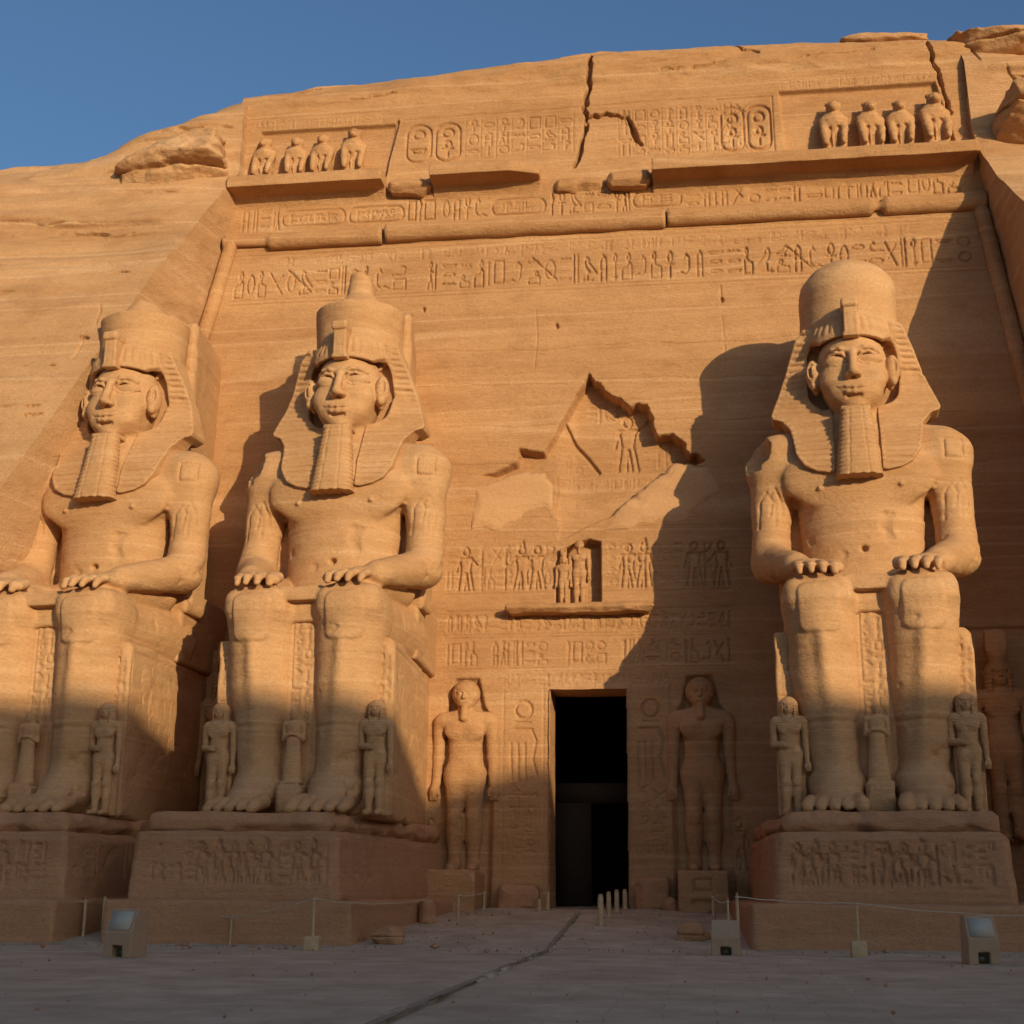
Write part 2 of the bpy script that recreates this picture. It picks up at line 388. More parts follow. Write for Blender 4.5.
def ground_mat():
    m, nt, N, L, B = nodes_of('worn_paving')
    B.inputs['Roughness'].default_value = .95
    if 'Specular IOR Level' in B.inputs: B.inputs['Specular IOR Level'].default_value = .1
    g = N.new('ShaderNodeNewGeometry')
    br = N.new('ShaderNodeTexBrick'); br.inputs['Scale'].default_value = 1; br.inputs['Mortar Size'].default_value = .012; br.inputs['Mortar Smooth'].default_value = .6
    br.inputs['Brick Width'].default_value = 1.7; br.inputs['Row Height'].default_value = .85; br.inputs['Bias'].default_value = 0
    wp = N.new('ShaderNodeTexNoise'); wp.inputs['Scale'].default_value = .9; wp.inputs['Detail'].default_value = 3; L.new(g.outputs['Position'], wp.inputs['Vector'])
    vm = N.new('ShaderNodeVectorMath'); vm.operation = 'MULTIPLY_ADD'; vm.inputs[1].default_value = (.22, .22, 0)
    L.new(wp.outputs['Color'], vm.inputs[0]); L.new(g.outputs['Position'], vm.inputs[2]); L.new(vm.outputs[0], br.inputs['Vector'])
    br.inputs['Color1'].default_value = (.42, .335, .235, 1); br.inputs['Color2'].default_value = (.46, .37, .265, 1); br.inputs['Mortar'].default_value = (.32, .25, .19, 1)
    n = N.new('ShaderNodeTexNoise'); n.inputs['Scale'].default_value = .7; n.inputs['Detail'].default_value = 8; n.inputs['Roughness'].default_value = .65; L.new(g.outputs['Position'], n.inputs['Vector'])
    r = N.new('ShaderNodeValToRGB'); r.color_ramp.elements[0].position = .33; r.color_ramp.elements[1].position = .7
    r.color_ramp.elements[0].color = (.78, .76, .74, 1); r.color_ramp.elements[1].color = (1.15, 1.15, 1.15, 1); L.new(n.outputs['Fac'], r.inputs[0])
    x = N.new('ShaderNodeMix'); x.data_type = 'RGBA'; x.blend_type = 'MULTIPLY'; x.inputs[0].default_value = 1
    L.new(br.outputs['Color'], x.inputs[6]); L.new(r.outputs[0], x.inputs[7]); L.new(x.outputs[2], B.inputs['Base Color'])
    n2 = N.new('ShaderNodeTexNoise'); n2.inputs['Scale'].default_value = 7; n2.inputs['Detail'].default_value = 6; L.new(g.outputs['Position'], n2.inputs['Vector'])
    ad = N.new('ShaderNodeMath'); ad.operation = 'MULTIPLY_ADD'; ad.inputs[1].default_value = -.35; L.new(br.outputs['Fac'], ad.inputs[0]); L.new(n2.outputs['Fac'], ad.inputs[2])
    b = N.new('ShaderNodeBump'); b.inputs['Strength'].default_value = .5; b.inputs['Distance'].default_value = .06
    L.new(ad.outputs[0], b.inputs['Height']); L.new(b.outputs[0], B.inputs['Normal'])
    return m
M_GROUND = ground_mat()
M_JOINT = plain('dirt_filled_joint', (.24, .185, .13), .95, 0, .3, 3)

# ------------------------------------------------------------------ ground
def gz(y): return .45+np.clip((np.asarray(y, float)+14)/13, 0, 1)
def build_ground():
    xs = np.concatenate([-np.geomspace(600, 32, 24), np.arange(-30, 30.01, .15), np.geomspace(32, 600, 24)])
    ys = np.concatenate([-np.geomspace(600, 48, 24), np.arange(-46, 1.01, .15), np.geomspace(2, 600, 20)])
    X, Y = np.meshgrid(xs, ys)
    far = sstep(40, 90, np.hypot(X, Y+20))
    Z = gz(Y)+(.05*fbm(X*.35, Y*.35, 0*X, 4)+.018*fbm(X*2.1, Y*2.1, 0*X+3, 3))*(1-far)
    # the walk to the door lies a little proud, its long edge runs out from the threshold
    jx = X-.12*fbm(X*0, Y*.25, 0*X+8, 3)
    Z = Z-.06*np.exp(-((jx-.05)/.16)**2)*(.6+.8*(fbm(X*1.5, Y*1.5, 0*X+5, 2)+.4))*(Y < -2)
    gap = ((X < -.1) & (X > -6.5))
    Z = Z+.05*gap*(1-far)*sstep(-44, -30, Y)*0
    me = mesh_np('ground', np.stack([X, Y, Z], -1).reshape(-1, 3), gridfaces(len(ys), len(xs)))
    tag(put('ground', me, M_GROUND), kind='structure')
    ys_ = np.linspace(-46, -2.2, 260); cx_ = .05+.12*fbm(ys_*0, ys_*.25, ys_*0+8, 3); wd_ = .025+.07*(fbm(ys_*1.3, ys_*0, ys_*0+2, 3)+.5)
    V_ = np.concatenate([np.stack([cx_+k*wd_, ys_, gz(ys_)+.035+0*ys_], -1) for k in (-1, 1)])
    i_ = np.arange(len(ys_)-1); F_ = np.stack([i_, i_+len(ys_), i_+1+len(ys_), i_+1], -1)
    tag(put('path_joint', mesh_np('path_joint', V_, F_), M_JOINT), kind='structure')
    # stone edging of the walk: a low broken line of flat kerb pieces
    rn = random.Random(3); parts = []; y = -44.
    while y < -2.5:
        L_ = rn.uniform(.5, 1.6); wd = rn.uniform(.05, .12); x = .05+.1*math.sin(y*.4)+rn.uniform(-.03, .03); h = rn.uniform(.0, .05)
        if rn.random() < .75:
            z0 = float(gz(y)); z1 = float(gz(y+L_))
            v = [(x-wd, y, z0-.2), (x+wd, y, z0-.2), (x+wd, y+L_, z1-.2), (x-wd, y+L_, z1-.2), (x-wd*.7, y+.03, z0+h), (x+wd*.7, y+.03, z0+h*.7), (x+wd*.7, y+L_-.05, z1+h), (x-wd*.7, y+L_-.05, z1+h)]
            parts.append((v, [(4, 5, 6, 7), (0, 1, 5, 4), (1, 2, 6, 5), (2, 3, 7, 6), (3, 0, 4, 7)]))
        y += L_+rn.uniform(.05, .5)
    V, Fq = joinm(parts)
    tag(put('path_edging', mesh_np('path_edging', V, Fq, False), M_GROUND), kind='structure')
build_ground()
def build_hill():
    # the ridge across the valley, behind the viewer on the sun's side; its shade covers the forecourt
    n = 460; t = np.linspace(-75, 55, n)
    base = np.array([math.sin(R(SUN_AZ)), -math.cos(R(SUN_AZ))])*150; per = np.array([math.cos(R(SUN_AZ)), math.sin(R(SUN_AZ))])
    rows = []
    prof = [(-70, 0), (-40, .35), (-18, .75), (-5, .96), (0, 1.0), (8, .97), (30, .8), (70, .5), (130, 0)]
    for off, k in prof:
        c = base+per*t[:, None]+np.array([math.sin(R(SUN_AZ)), -math.cos(R(SUN_AZ))])*(off+6)
        hh = np.interp(t, HILL_T, HILL_H)+np.where(t < -45, 2*fbm(t*.08, t*0, t*0, 3), 0)
        z = hh*k-(1 if k == 0 else 0)
        rows.append(np.stack([c[:, 0], c[:, 1], z], -1))
    V = np.concatenate(rows)
    tag(put('hill', mesh_np('hill', V, gridfaces(len(prof), n, True)), M_CLIFF), kind='structure')
HILL_T = [-75, -62, -48, -22, -14, -9, -5.7, -1.2, .8, 3, 12, 30, 44, 55]; HILL_H = [-2, 24, 43.5, 43.2, 42.0, 40.6, 39.9, 40.9, 39.4, 39.05, 38.7, 37, 22, -2]
build_hill()

# ------------------------------------------------------------------ facade and cliff
K = .07
def topz(X): return np.interp(X, [-90, -60, -40, -31.5, -28, -25.4, -22.4, -19.5, -17.8, -9.6, .9, 11, 16, 21, 30, 60], [25, 32, 37.5, 39.8, 40.6, 41.2, 42.7, 43.7, 44.1, 44.7, 45.3, 45.1, 44.9, 44.4, 43.5, 36])
def XLz(z): return np.where(z < 37.3, -(17.95+.2*(33.4-z)), -17.2-.02*(z-37.3))
def XRz(z): return np.where(z < 37.3, 19.15+.12*(33.5-z), 18.7)
dLz = lambda z: np.interp(z, [-2, 0, 10, 18, 21.5, 25.4, 30.5, 33.7, 35.9, 37.3, 44], [13, 12.8, 11.2, 9.0, 7.6, 6.1, 4.1, 2.4, 1.3, .6, .45])
dRz = lambda z: np.interp(z, [-2, 0, 10, 16.5, 20, 25, 29, 30.3, 33.6, 36, 37.3, 44], [14.5, 14.2, 13.4, 12, 10.8, 8.8, 6.6, 5.4, 2.4, .85, .5, .45])
SL, SR = .25, .02
cv = Canvas(-27, 25, 0, 46.5, .036)
def paint_facade():
    c = cv
    # pictures and writing, from the top down
    # strip above the baboons, both panels
    glyphs(c, -17.0, -9.9, 40.05, 40.6, 1, .05, .035); glyphs(c, 9.9, 17.2, 40.5, 41.0, 2, .05, .035)
    c.line([(-17.2, 40.75), (-9.7, 40.75)], .05, .05); c.line([(9.4, 41.15), (17.4, 41.15)], .05, .05)
    c.poly([(-17.0, 36.9), (-9.9, 36.9), (-9.5, 39.95), (-16.6, 39.95)], .28, .06)
    c.poly([(10.0, 36.3), (18.1, 36.3), (17.3, 40.4), (9.8, 40.4)], .30, .06)
    c.line([(-9.9, 37.4), (-9.4, 40.1)], .16, .22)
    # cartouches and writing of the upper band
    for i, (u, wd) in enumerate(((-8.9, 1.25), (-7.4, 1.25))): cartouche(c, u, 37.6, wd, 2.2, .13, .1, i)
    for q in range(7): column(c, -5.8+q*.78, -5.15+q*.78, 39.9, 37.7, 20+q, .09, .06)
    for q in range(9): column(c, 1.9+q*.72, 2.5+q*.72, 39.9, 37.2, 40+q, .09, .06)
    for i, u in enumerate((6.9, 8.2)): cartouche(c, u, 37.2, 1.1, 2.5, .14, .12, i+3)
    c.line([(-9.2, 40.15), (9.4, 40.4)], .05, .05); c.line([(9.45, 37.0), (9.45, 40.2), (6.7, 40.2)], .07, .07)
    # frieze under the cornice
    c.line([(-17.7, 36.1), (18.8, 36.1)], .05, .04)
    rn = random.Random(9); u = -17.3; i = 0
    while u < 18.0:
        if rn.random() < .28 and u < 8:
            wd = rn.uniform(2.2, 3.4)
            c.line([(u+.2, 34.35)]+arc(u+wd-.3, 34.75, .3, .42, -90, 90, 6)+[(u+.3, 35.17)]+arc(u+.3, 34.75, .3, .42, 90, 270, 6), .10, .09)
            glyphs(c, u+.4, u+wd-.4, 34.5, 35.0, 60+i, .08, .06)
            u += wd+.2
        else:
            wd = rn.uniform(1.5, 3); glyphs(c, u, u+wd, 34.15, 35.55, 80+i, .075, .10, 1, .22); u += wd+.1
        i += 1
    # lines and narrow strip, then the great inscription
    for v in (33.0, 32.75, 30.25, 30.05): c.line([(-17.6, v), (19.0, v)], .06, .05)
    glyphs(c, -15, 18.7, 32.05, 32.62, 5, .05, .045, .55)
    glyphs(c, -17.4, 18.6, 30.4, 31.95, 6, .078, .11, .97, .33)
    for u in (-14.6, -2.4, 9.7): c.line([(u, 31.85), (u+1.2, 30.6)], .075, .10)
    # bands below the hollow over the door
    for v in (18.0, 15.0, 14.2, 13.1, 12.98, 11.55, 11.45): c.line([(-6.2, v), (6.6, v)], .05, .045)
    glyphs(c, -6.1, 6.5, 13.25, 14.05, 11, .065, .07, .97); glyphs(c, -6.1, 6.5, 11.7, 12.85, 12, .072, .09, .97, .3)
    for i, (u, fl) in enumerate(((-5.3, 1), (-2.75, -1), (-2.05, 1), (2.05, 1), (2.75, -1), (5.0, 1), (6.2, -1))): figure(c, u, 15.15, 2.15, fl, .09, .11, i % 3)
    for k, (u0, u1) in enumerate(((-6.2, -5.6), (-4.7, -3.15), (-1.75, -1.25), (1.1, 1.75), (3.2, 4.7), (5.4, 5.95))):
        glyphs(c, u0, u1, 16.3, 17.3, 13+k, .06, .06); glyphs(c, u0, u1, 15.2, 16.2, 33+k, .06, .06)
    # door surround: upright panels
    for u0, u1, sd_ in ((-3.45, -1.7, 31), (2.05, 3.8, 35)):
        c.line([(u0, 2.5), (u0, 11.2)], .06, .05); c.line([(u1, 2.5), (u1, 10.8)], .06, .05)
        m = (u0+u1)/2
        c.line(arc(m, 9.75, .36, .38), .12, .1); c.line([(m-.3, 9.2), (m+.3, 9.2)], .1, .09)
        c.line([(m-.45, 8.9), (m+.35, 8.9), (m+.55, 8.4), (m+.4, 7.6), (m+.6, 6.9)], .1, .09)
        for q in range(3): c.line([(m-.55+q*.3, 8.3), (m-.5+q*.3, 6.7)], .09, .08)
        column(c, u0+.25, u0+.75, 6.6, 4.6, sd_, .07, .05, False); column(c, m, u1-.2, 6.4, 4.5, sd_+1, .07, .05, False)
        glyphs(c, u0+.2, u1-.2, 3.5, 4.3, sd_+2, .07, .05)
    glyphs(c, -3.4, 3.7, 10.75, 11.35, 39, .06, .04, .7)
    # cut backs for the two standing figures
    for m in (-5.1, 5.05):
        c.poly([(m-1.15, 1), (m+1.15, 1), (m+1.2, 9.2), (m+.75, 9.9), (m+.48, 11.1), (m-.48, 11.1), (m-.75, 9.9), (m-1.2, 9.2)], .32, .14)
    # small figures beside them
    figure(c, -6.55, 3.0, 2.2, 1, .1, .09, 2); figure(c, 6.5, 3.0, 2.2, -1, .1, .09, 2)
    # right of the right colossus and left wall: tall frames
    c.line([(15.2, 13.0), (22, 13.0)], .16, .12)
    # the niche over the door
    c.poly([(-1.15, 14.35), (.8, 14.35), (.8, 17.3), (.3, 17.45), (-.9, 17.0), (-1.15, 16.4)], .75, .05)
    # cracks
    crack(c, [(.45, 43.4), (.38, 41.4), (.15, 40.2), (.3, 39.2), (.0, 38.0), (-.3, 36.9)], .24, .6, 1)
    crack(c, [(.3, 39.6), (1.2, 39.75), (2.3, 39.5), (2.5, 38.8), (3.0, 37.9)], .24, .6, 2)
    crack(c, [(17.2, 43.0), (17.5, 40.8), (17.9, 38.6)], .17, .5, 3)
    crack(c, [(7.6, 44.0), (8.2, 43.2), (8.9, 42.9)], .16, .4, 4); crack(c, [(12.2, 44.1), (13.2, 43.6)], .14, .4, 5); crack(c, [(4, 42.2), (5.6, 42.1), (7.2, 42.4)], .09, .25, 6)
    crack(c, [(-12, 41.6), (-9.5, 41.9)], .09, .2, 7); crack(c, [(-16.2, 42.6), (-13.8, 42.9)], .08, .2, 8); crack(c, [(10.5, 42.3), (14.6, 42.7)], .08, .2, 9)
    for u, a, b in ((6.6, 28.3, 24.8), (-9.0, 29.5, 28.4), (-2.2, 29, 26), (12.7, 30, 26.5), (-11.8, 27, 23.8)): c.line([(u, a), (u+.08, (a+b)/2), (u-.05, b)], .05, .04)
    for u, v in ((6.62, 29.2), (-7.7, 29.4), (-1.2, 28.2)): c.line([(u, v), (u+.02, v-.12)], .16, .2)
    c.line([(6.6, 29.9), (6.62, 29.2)], .06, .08)
    # light bedding joints
    for v, a, b in ((27.0, -17, 18), (25.2, -8, 19), (23.1, -16, 19), (21.2, -8, 7), (18.6, -7, -1)):
        pts = [(u, v+.08*math.sin(u*.7)+.05*math.sin(u*1.9+v)) for u in np.arange(a, b, .8)]; c.line(pts, .07, .035)
paint_facade()
cv.H = np.where(cv.H > -.2, cv.H*1.22, cv.H)
# the broken hollow above the door
HOLLOW = np.array([(.35, 25.6), (.75, 25.3), (1.6, 24.3), (2.3, 23.85), (3.0, 23.9), (3.25, 23.0), (3.4, 22.3), (4.2, 22.45), (4.7, 21.9), (5.5, 21.0), (4.6, 20.6), (3.4, 19.9), (1.4, 18.6), (.6, 18.2), (-.6, 17.6), (-1.1, 17.3), (-1.2, 19.0), (-1.25, 20.5), (-2.2, 20.6), (-4.9, 20.5), (-3.1, 21.2), (-2.9, 22.0), (-1.7, 21.8), (-1.0, 23.1), (-.4, 24.3)])
def facade_height(U, V):
    h = cv.sample(U, V)
    # broken hollow: deep at its upper edge, running out to nothing at its foot
    m = (U > -6) & (U < 7) & (V > 17) & (V < 26.5)
    jit = .26*fbm(U[m]*1.5, V[m]*1.5, 0*U[m], 4)
    sd_ = polysd(U[m]+jit, V[m]+jit, HOLLOW)
    dep = np.clip((V[m]-17.6)/3.5, 0, 1)*.95+.08
    left = sstep(-.2, -1.4, U[m])
    dep = dep*(1-.35*left)+.10*left*fbm(U[m]*1.4, V[m]*1.4, 0*U[m]+9, 3)
    ins = 1-sstep(-.05-.10*left, .05, sd_)
    carve = cv.sample(U[m], V[m])
    h[m] = carve*(1-ins)-dep*ins
    # figures inside the hollow
    h[m] += ins*hol.sample(U[m], V[m])
    # the sloping smooth repair beneath on both sides
    return h
hol = Canvas(-3, 6, 17, 26, .045)
figure(hol, 2.05, 20.9, 2.9, 1, .13, .13, 2); hol.line([(-.9, 23.4), (-.4, 22.3), (.2, 21.6), (.7, 20.9)], .2, .2); hol.line(arc(-1.2+.3, 24.0, .2, .25), .1, .1)
glyphs(hol, -1.1, 3.9, 20.0, 20.6, 71, .07, .06); hol.line([(-1.1, 19.8), (3, 19.8)], .05, .05)
glyphs(hol, 2.8, 4.6, 20.9, 22.0, 72, .08, .06); glyphs(hol, .2, 2.2, 23.4, 24.3, 73, .07, .06); glyphs(hol, -.9, .4, 20.8, 21.8, 74, .07, .06)

def facade_point(U, V, H):
    """battered plane with the crown of the cliff rolling back at the top"""
    T = topz(U); q = sstep(-3.2, .3, V-T)
    Y = K*V+q*q*3.2-H; Z = V
    return np.stack([U, Y, Z], -1)
FAC = thing('temple_facade', 'huge carved sandstone temple front cut into the cliff, with a tall dark doorway', 'temple front', (0, 0, 0))
def build_facade():
    nc = 980; vz = np.concatenate([np.arange(.6, 41.0, .043)]); nt_ = 60
    s = np.linspace(0, 1, nc)
    rows = []
    for seg in range(2):
        if seg == 0:
            V = np.repeat(vz[:, None], nc, 1)
        else:
            V = None
        if V is not None:
            xl = XLz(V[:, :1])-.5; xr = XRz(V[:, :1])+.5
            U = xl+(xr-xl)*s[None, :]
        else:
            q = np.linspace(0, 1, nt_)[:, None]
            xl = XLz(np.array([[41.]]))-.5; xr = XRz(np.array([[41.]]))+.5
            U = np.repeat(xl+(xr-xl)*s[None, :], nt_, 0)
            T = topz(U)+.45*fbm(U*.28, U*0, U*0+4, 6)+.25*terr(2.2*fbm(U*.12, U*0+2, U*0, 2))
            V = 41.+.043+(T-41.)*q
        rows.append((U, V))
    U = np.concatenate([r[0] for r in rows]); V = np.concatenate([r[1] for r in rows])
    H = facade_height(U.copy(), V)
    H = H+.05*fbm(U*.5, V*.8, 0*U+2, 4)+.022*fbm(U*.35, V*6., 0*U+1, 3)
    rough = sstep(40.6, 42.2, V)   # raw rock above the dressed face
    H = H+rough*(.35*fbm(U*.35, V*1.3, 0*U+6, 5)+.12*terr(2.5*fbm(U*.15, V*1.1, 0*U+7, 3)))
    P = facade_point(U, V, H)
    nr = U.shape[0]
    # hill slope running back from the crown
    back = []
    for k, (dy, dz) in enumerate(((.5, -.05), (2, .1), (6, .2), (20, -2), (60, -8))):
        p = P[-1].copy(); p[:, 1] += dy; p[:, 2] += dz+.2*fbm(p[:, 0]*.3, p[:, 1]*.3, p[:, 2]*0, 3); back.append(p)
    P = np.concatenate([P, np.stack(back)])
    Fq = gridfaces(P.shape[0], nc)
    # leave the doorway open
    cu = (U[:-1, :-1]+U[1:, 1:])/2; cvv = (V[:-1, :-1]+V[1:, 1:])/2
    hole = (cu > -1.42) & (cu < 1.9) & (cvv < 10.6)
    keep = np.ones(len(Fq), bool); keep[:hole.size] = ~hole.ravel()
    put('wall_face', mesh_np('wall_face', P.reshape(-1, 3), Fq[keep]), M_FACADE, FAC)
build_facade()

def box_vf(x0, x1, y0, y1, z0, z1):
    v = [(x0, y0, z0), (x1, y0, z0), (x1, y1, z0), (x0, y1, z0), (x0, y0, z1), (x1, y0, z1), (x1, y1, z1), (x0, y1, z1)]
    return v, [(0, 3, 2, 1), (4, 5, 6, 7), (0, 1, 5, 4), (1, 2, 6, 5), (2, 3, 7, 6), (3, 0, 4, 7)]
def sdf_box(name, x0, x1, y0, y1, z0, z1, h=.06, r=.05, nz=.05, nf=1.2, front=None, side=None, dmg=.0, batter=0., seed=0, taper=0.):
    """worn stone block; front / side are Canvases carved into its faces"""
    p = .25
    ex = max(0., -taper)*(y1-y0)
    g = Grid((x0-p-ex, y0-p, z0-p), (x1+p+ex, y1+p, z1+p), h)
    def fn(x, y, z):
        sh = batter*(z-z0)+taper*(y-y0)
        qx = np.maximum(x0+sh-x, x-x1+sh)+r; qy = np.maximum(y0+sh-y, y-y1)+r; qz = np.maximum(z0-z, z-z1)+r
        d = np.sqrt(np.maximum(qx, 0)**2+np.maximum(qy, 0)**2+np.maximum(qz, 0)**2)+np.minimum(np.maximum(qx, np.maximum(qy, qz)), 0)-r
        n = fbm(x*nf+seed, y*nf, z*nf*1.5, 4)
        d = d-nz*n
        if dmg:   # chipped arrises
            e = np.sort(np.stack(np.broadcast_arrays(qx, qy, qz)), 0); edge = e[1]+e[2]
            d = np.maximum(d, edge*.7+.22-dmg*(.6+1.2*fbm(x*.9+seed, y*.9, z*.9+5, 3))*-1-.30)
        if front is not None:
            zz = np.broadcast_to(z, d.shape); xx = np.broadcast_to(x, d.shape)
            m = np.broadcast_to(y < y0+.4, d.shape); d = np.where(m, d-front.sample(xx, zz), d)
        if side is not None:
            zz = np.broadcast_to(z, d.shape); yy = np.broadcast_to(y, d.shape)
            m = np.broadcast_to(np.abs(x-(x0+x1)/2) > (x1-x0)/2-.4-sh, d.shape); d = np.where(m, d-side.sample(yy, zz), d)
        return d
    g.op(fn, (x0-ex, y0, z0), (x1+ex, y1, z1), 'u', .01, .3)
    return g.mesh(name)

def build_facade_parts():
    # horizontal roll moulding in two lengths with a broken joint, and the upright rolls at both ends
    def roll(x0, x1, z, r, seed):
        n = max(20, int((x1-x0)/.15)); xs = np.concatenate([[x0], np.linspace(x0+.03, x1-.03, n-2), [x1]]); a = np.linspace(0, 2*math.pi, 20, endpoint=False)
        X, A = np.meshgrid(xs, a, indexing='ij'); rr = r*(1+.10*fbm(X*.8+seed, np.cos(A), np.sin(A), 3)-.5*(fbm(X*.35+seed, X*0, X*0, 2) > .36))
        rr[0] *= .02; rr[-1] *= .02
        V = np.stack([X, K*z-.12-rr*np.cos(A), z+rr*np.sin(A)], -1)
        i = np.arange(n-1)[:, None]*20; j = np.arange(20)[None]; j2 = (j+1) % 20
        Fq = np.stack([i+j, i+20+j, i+20+j2, i+j2], -1).reshape(-1, 4)
        return mesh_np('torus_moulding', V.reshape(-1, 3), Fq)
    put('torus_moulding', roll(-18.0, -9.86, 33.45, .42, 1), M_FACADE, FAC)
    put('torus_moulding', roll(-9.72, 4.1, 33.55, .46, 5), M_FACADE, FAC)
    put('torus_moulding', roll(4.15, 19.1, 33.6, .45, 9), M_FACADE, FAC)
    for s in (-1, 1):
        zs = np.linspace(1, 33.7 if s < 0 else 33.4, 200); a = np.linspace(0, 2*math.pi, 16, endpoint=False)
        Z, A = np.meshgrid(zs, a, indexing='ij'); X0 = (XLz(Z)+.3) if s < 0 else (XRz(Z)-.35)
        rr = .36*(1+.12*fbm(Z*.8, np.cos(A), np.sin(A)+s, 3)); rr[-1] *= .02; rr[-2] *= .8
        V = np.stack([X0+rr*np.sin(A), K*Z-.1-rr*np.cos(A), Z], -1)
        i = np.arange(199)[:, None]*16; j = np.arange(16)[None]; j2 = (j+1) % 16
        Fq = np.stack([i+j, i+j2, i+16+j2, i+16+j], -1).reshape(-1, 4)
        put('corner_moulding', mesh_np('corner_moulding', V.reshape(-1, 3), Fq), M_FACADE, FAC)
    # cavetto cornice in broken lengths
    def cornice(x0, x1, z0, z1, proj_, seed, bev=0, rough=.06):
        p = .3; g = Grid((x0-p, K*z0-proj_-p, z0-1.4), (x1+p, K*z1+1.0, z1+p), .065)
        def fn(x, y, z):
            yf = K*z
            t = np.clip((z0-z)/1.2, 0, 1)               # hollow underside sweeping in to the wall
            out = proj_*np.where(z >= z0, 1., .30*(1-t)**3-.10*t)
            out = out*(1-.35*bev*np.clip((x-(x1-1.4))/1.4, 0, 1))
            d = np.maximum(yf-out-y, z-z1-.1*fbm(x*.6+seed, y*.5, z*0, 3)); d = np.maximum(d, np.maximum(x0-x, x-x1)); d = np.maximum(d, z0-1.25-z); d = np.maximum(d, y-yf-.8)
            d = np.maximum(d, (yf-out-y)*.75+(z-z1)*.7+.12)  # worn lip
            e = fbm(x*1.1+seed, y*1.1, z*1.4, 4)
            big = np.maximum(0, fbm(x*.45+seed*3, y*.4, z*.4, 3)-.30)*1.6
            return d-rough*e+big*(np.clip((K*z-y)/proj_, 0, 1))
        g.op(fn, g.lo, (x1+p, K*z1+1, z1+p), 'u', .01, .0)
        put('cornice', g.mesh('cornice'), M_FACADE, FAC)
    cornice(-17.7, -9.8, 36.0, 36.72, 1.4, 1)
    cornice(-7.4, -2.0, 36.0, 36.72, 1.45, 2, 1)
    cornice(3.5, 18.7, 35.55, 36.3, 1.5, 3)
    put('broken_cornice', sdf_box('broken_cornice', -9.75, -7.5, 1.75, 3.2, 35.6, 36.4, .06, .12, .22, 1.4, dmg=.2, seed=3), M_FACADE, FAC)
    put('broken_cornice', sdf_box('broken_cornice', 1.3, 3.45, 1.75, 3.2, 35.3, 36.15, .06, .1, .10, 1.2, dmg=.15, seed=5), M_FACADE, FAC)
    put('broken_cornice', sdf_box('broken_cornice', -1.3, 1.25, 2.15, 3.2, 35.35, 36.1, .06, .1, .16, 1.2, dmg=.2, seed=8), M_FACADE, FAC)
    # ledge over the door
    put('door_ledge', sdf_box('door_ledge', -3.45, 3.35, .0, 1.6, 13.95, 14.4, .05, .12, .10, 1.3, dmg=.2, seed=4), M_FACADE, FAC)
    # doorway reveal: jambs, soffit, floor, and the dark hall with its inner door
    parts = []
    def quad(a, b, c, d, n=24, m=24):
        u = np.linspace(0, 1, n)[:, None, None]; v = np.linspace(0, 1, m)[None, :, None]
        a, b, c, d = [np.array(t, float) for t in (a, b, c, d)]
        P = (a*(1-u)+b*u)*(1-v)+(d*(1-u)+c*u)*v
        P = P+.03*fbm(P[..., 0]*1.5, P[..., 1]*1.5, P[..., 2]*1.5, 3)[..., None]
        parts.append((P.reshape(-1, 3), gridfaces(n, m, True)))
    yb = 3.2; zb, zt = 1.2, 10.62
    xa, xb = -1.45, 1.92
    quad((xa, .0, zb), (xa, yb, zb), (xa, yb, zt), (xa, .65, zt), 30, 90)
    quad((xb, yb, zb), (xb, .0, zb), (xb, .65, zt), (xb, yb, zt), 30, 90)
    quad((xa, .65, zt), (xa, yb, zt), (xb, yb, zt), (xb, .65, zt), 30, 30)
    quad((xa, .0, 1.45), (xb, .0, 1.45), (xb, yb, 1.45), (xa, yb, 1.45), 20, 20)
    V, Fq = joinm(parts); put('door_reveal', mesh_np('door_reveal', V, Fq), M_FACADE, FAC)
    hall = []
    hx0, hx1, hy1, hz1 = -5, 5, 22, 12
    b = box_vf(hx0, hx1, yb+.05, hy1, 1.40, hz1)
    hall.append((b[0], [b[1][i][::-1] for i in (0, 1, 3, 4, 5)]))
    hall.append(box_vf(hx0, xa-.02, yb+.02, yb+.3, 1.4, hz1)); hall.append(box_vf(xb+.02, hx1, yb+.02, yb+.3, 1.4, hz1)); hall.append(box_vf(xa-.02, xb+.02, yb+.02, yb+.3, zt+.02, hz1))
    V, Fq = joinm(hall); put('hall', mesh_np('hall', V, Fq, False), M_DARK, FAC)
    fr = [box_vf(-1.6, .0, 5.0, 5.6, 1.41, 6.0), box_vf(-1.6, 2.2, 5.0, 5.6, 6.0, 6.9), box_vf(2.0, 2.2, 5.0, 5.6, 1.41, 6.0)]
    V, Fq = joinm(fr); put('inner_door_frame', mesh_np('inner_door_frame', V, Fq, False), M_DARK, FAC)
    # smooth mortar repairs left and right of the hollow
    def patch(poly, t0, name):
        P = np.array(poly); n = 60
        us = np.linspace(P[:, 0].min(), P[:, 0].max(), n); vs = np.linspace(P[:, 1].min(), P[:, 1].max(), n)
        U, V = np.meshgrid(us, vs); d = polysd(U+.42*fbm(U*1.1, V*1.1, U*0, 4), V+.42*fbm(U*1.1, V*1.1, U*0+4, 4), P)
        H = t0*sstep(.0, -.35, d)-.25*sstep(-.02, .15, d)+.03*fbm(U*.9, V*.9, U*0, 3)
        Q = np.stack([U, K*V-.03-H, V], -1)
        f = gridfaces(n, n); cd = (d[:-1, :-1]+d[1:, 1:])/2; f = f[(cd < .12).ravel()]
        put(name, mesh_np(name, Q.reshape(-1, 3), f), M_PLASTER, FAC)
    patch([(-5.2, 18.1), (-5.0, 20.0), (-3.6, 20.6), (-2.0, 20.9), (-1.4, 20.0), (-1.35, 18.9), (-2.9, 18.8), (-3.9, 18.0)], .07, 'repair_patch')
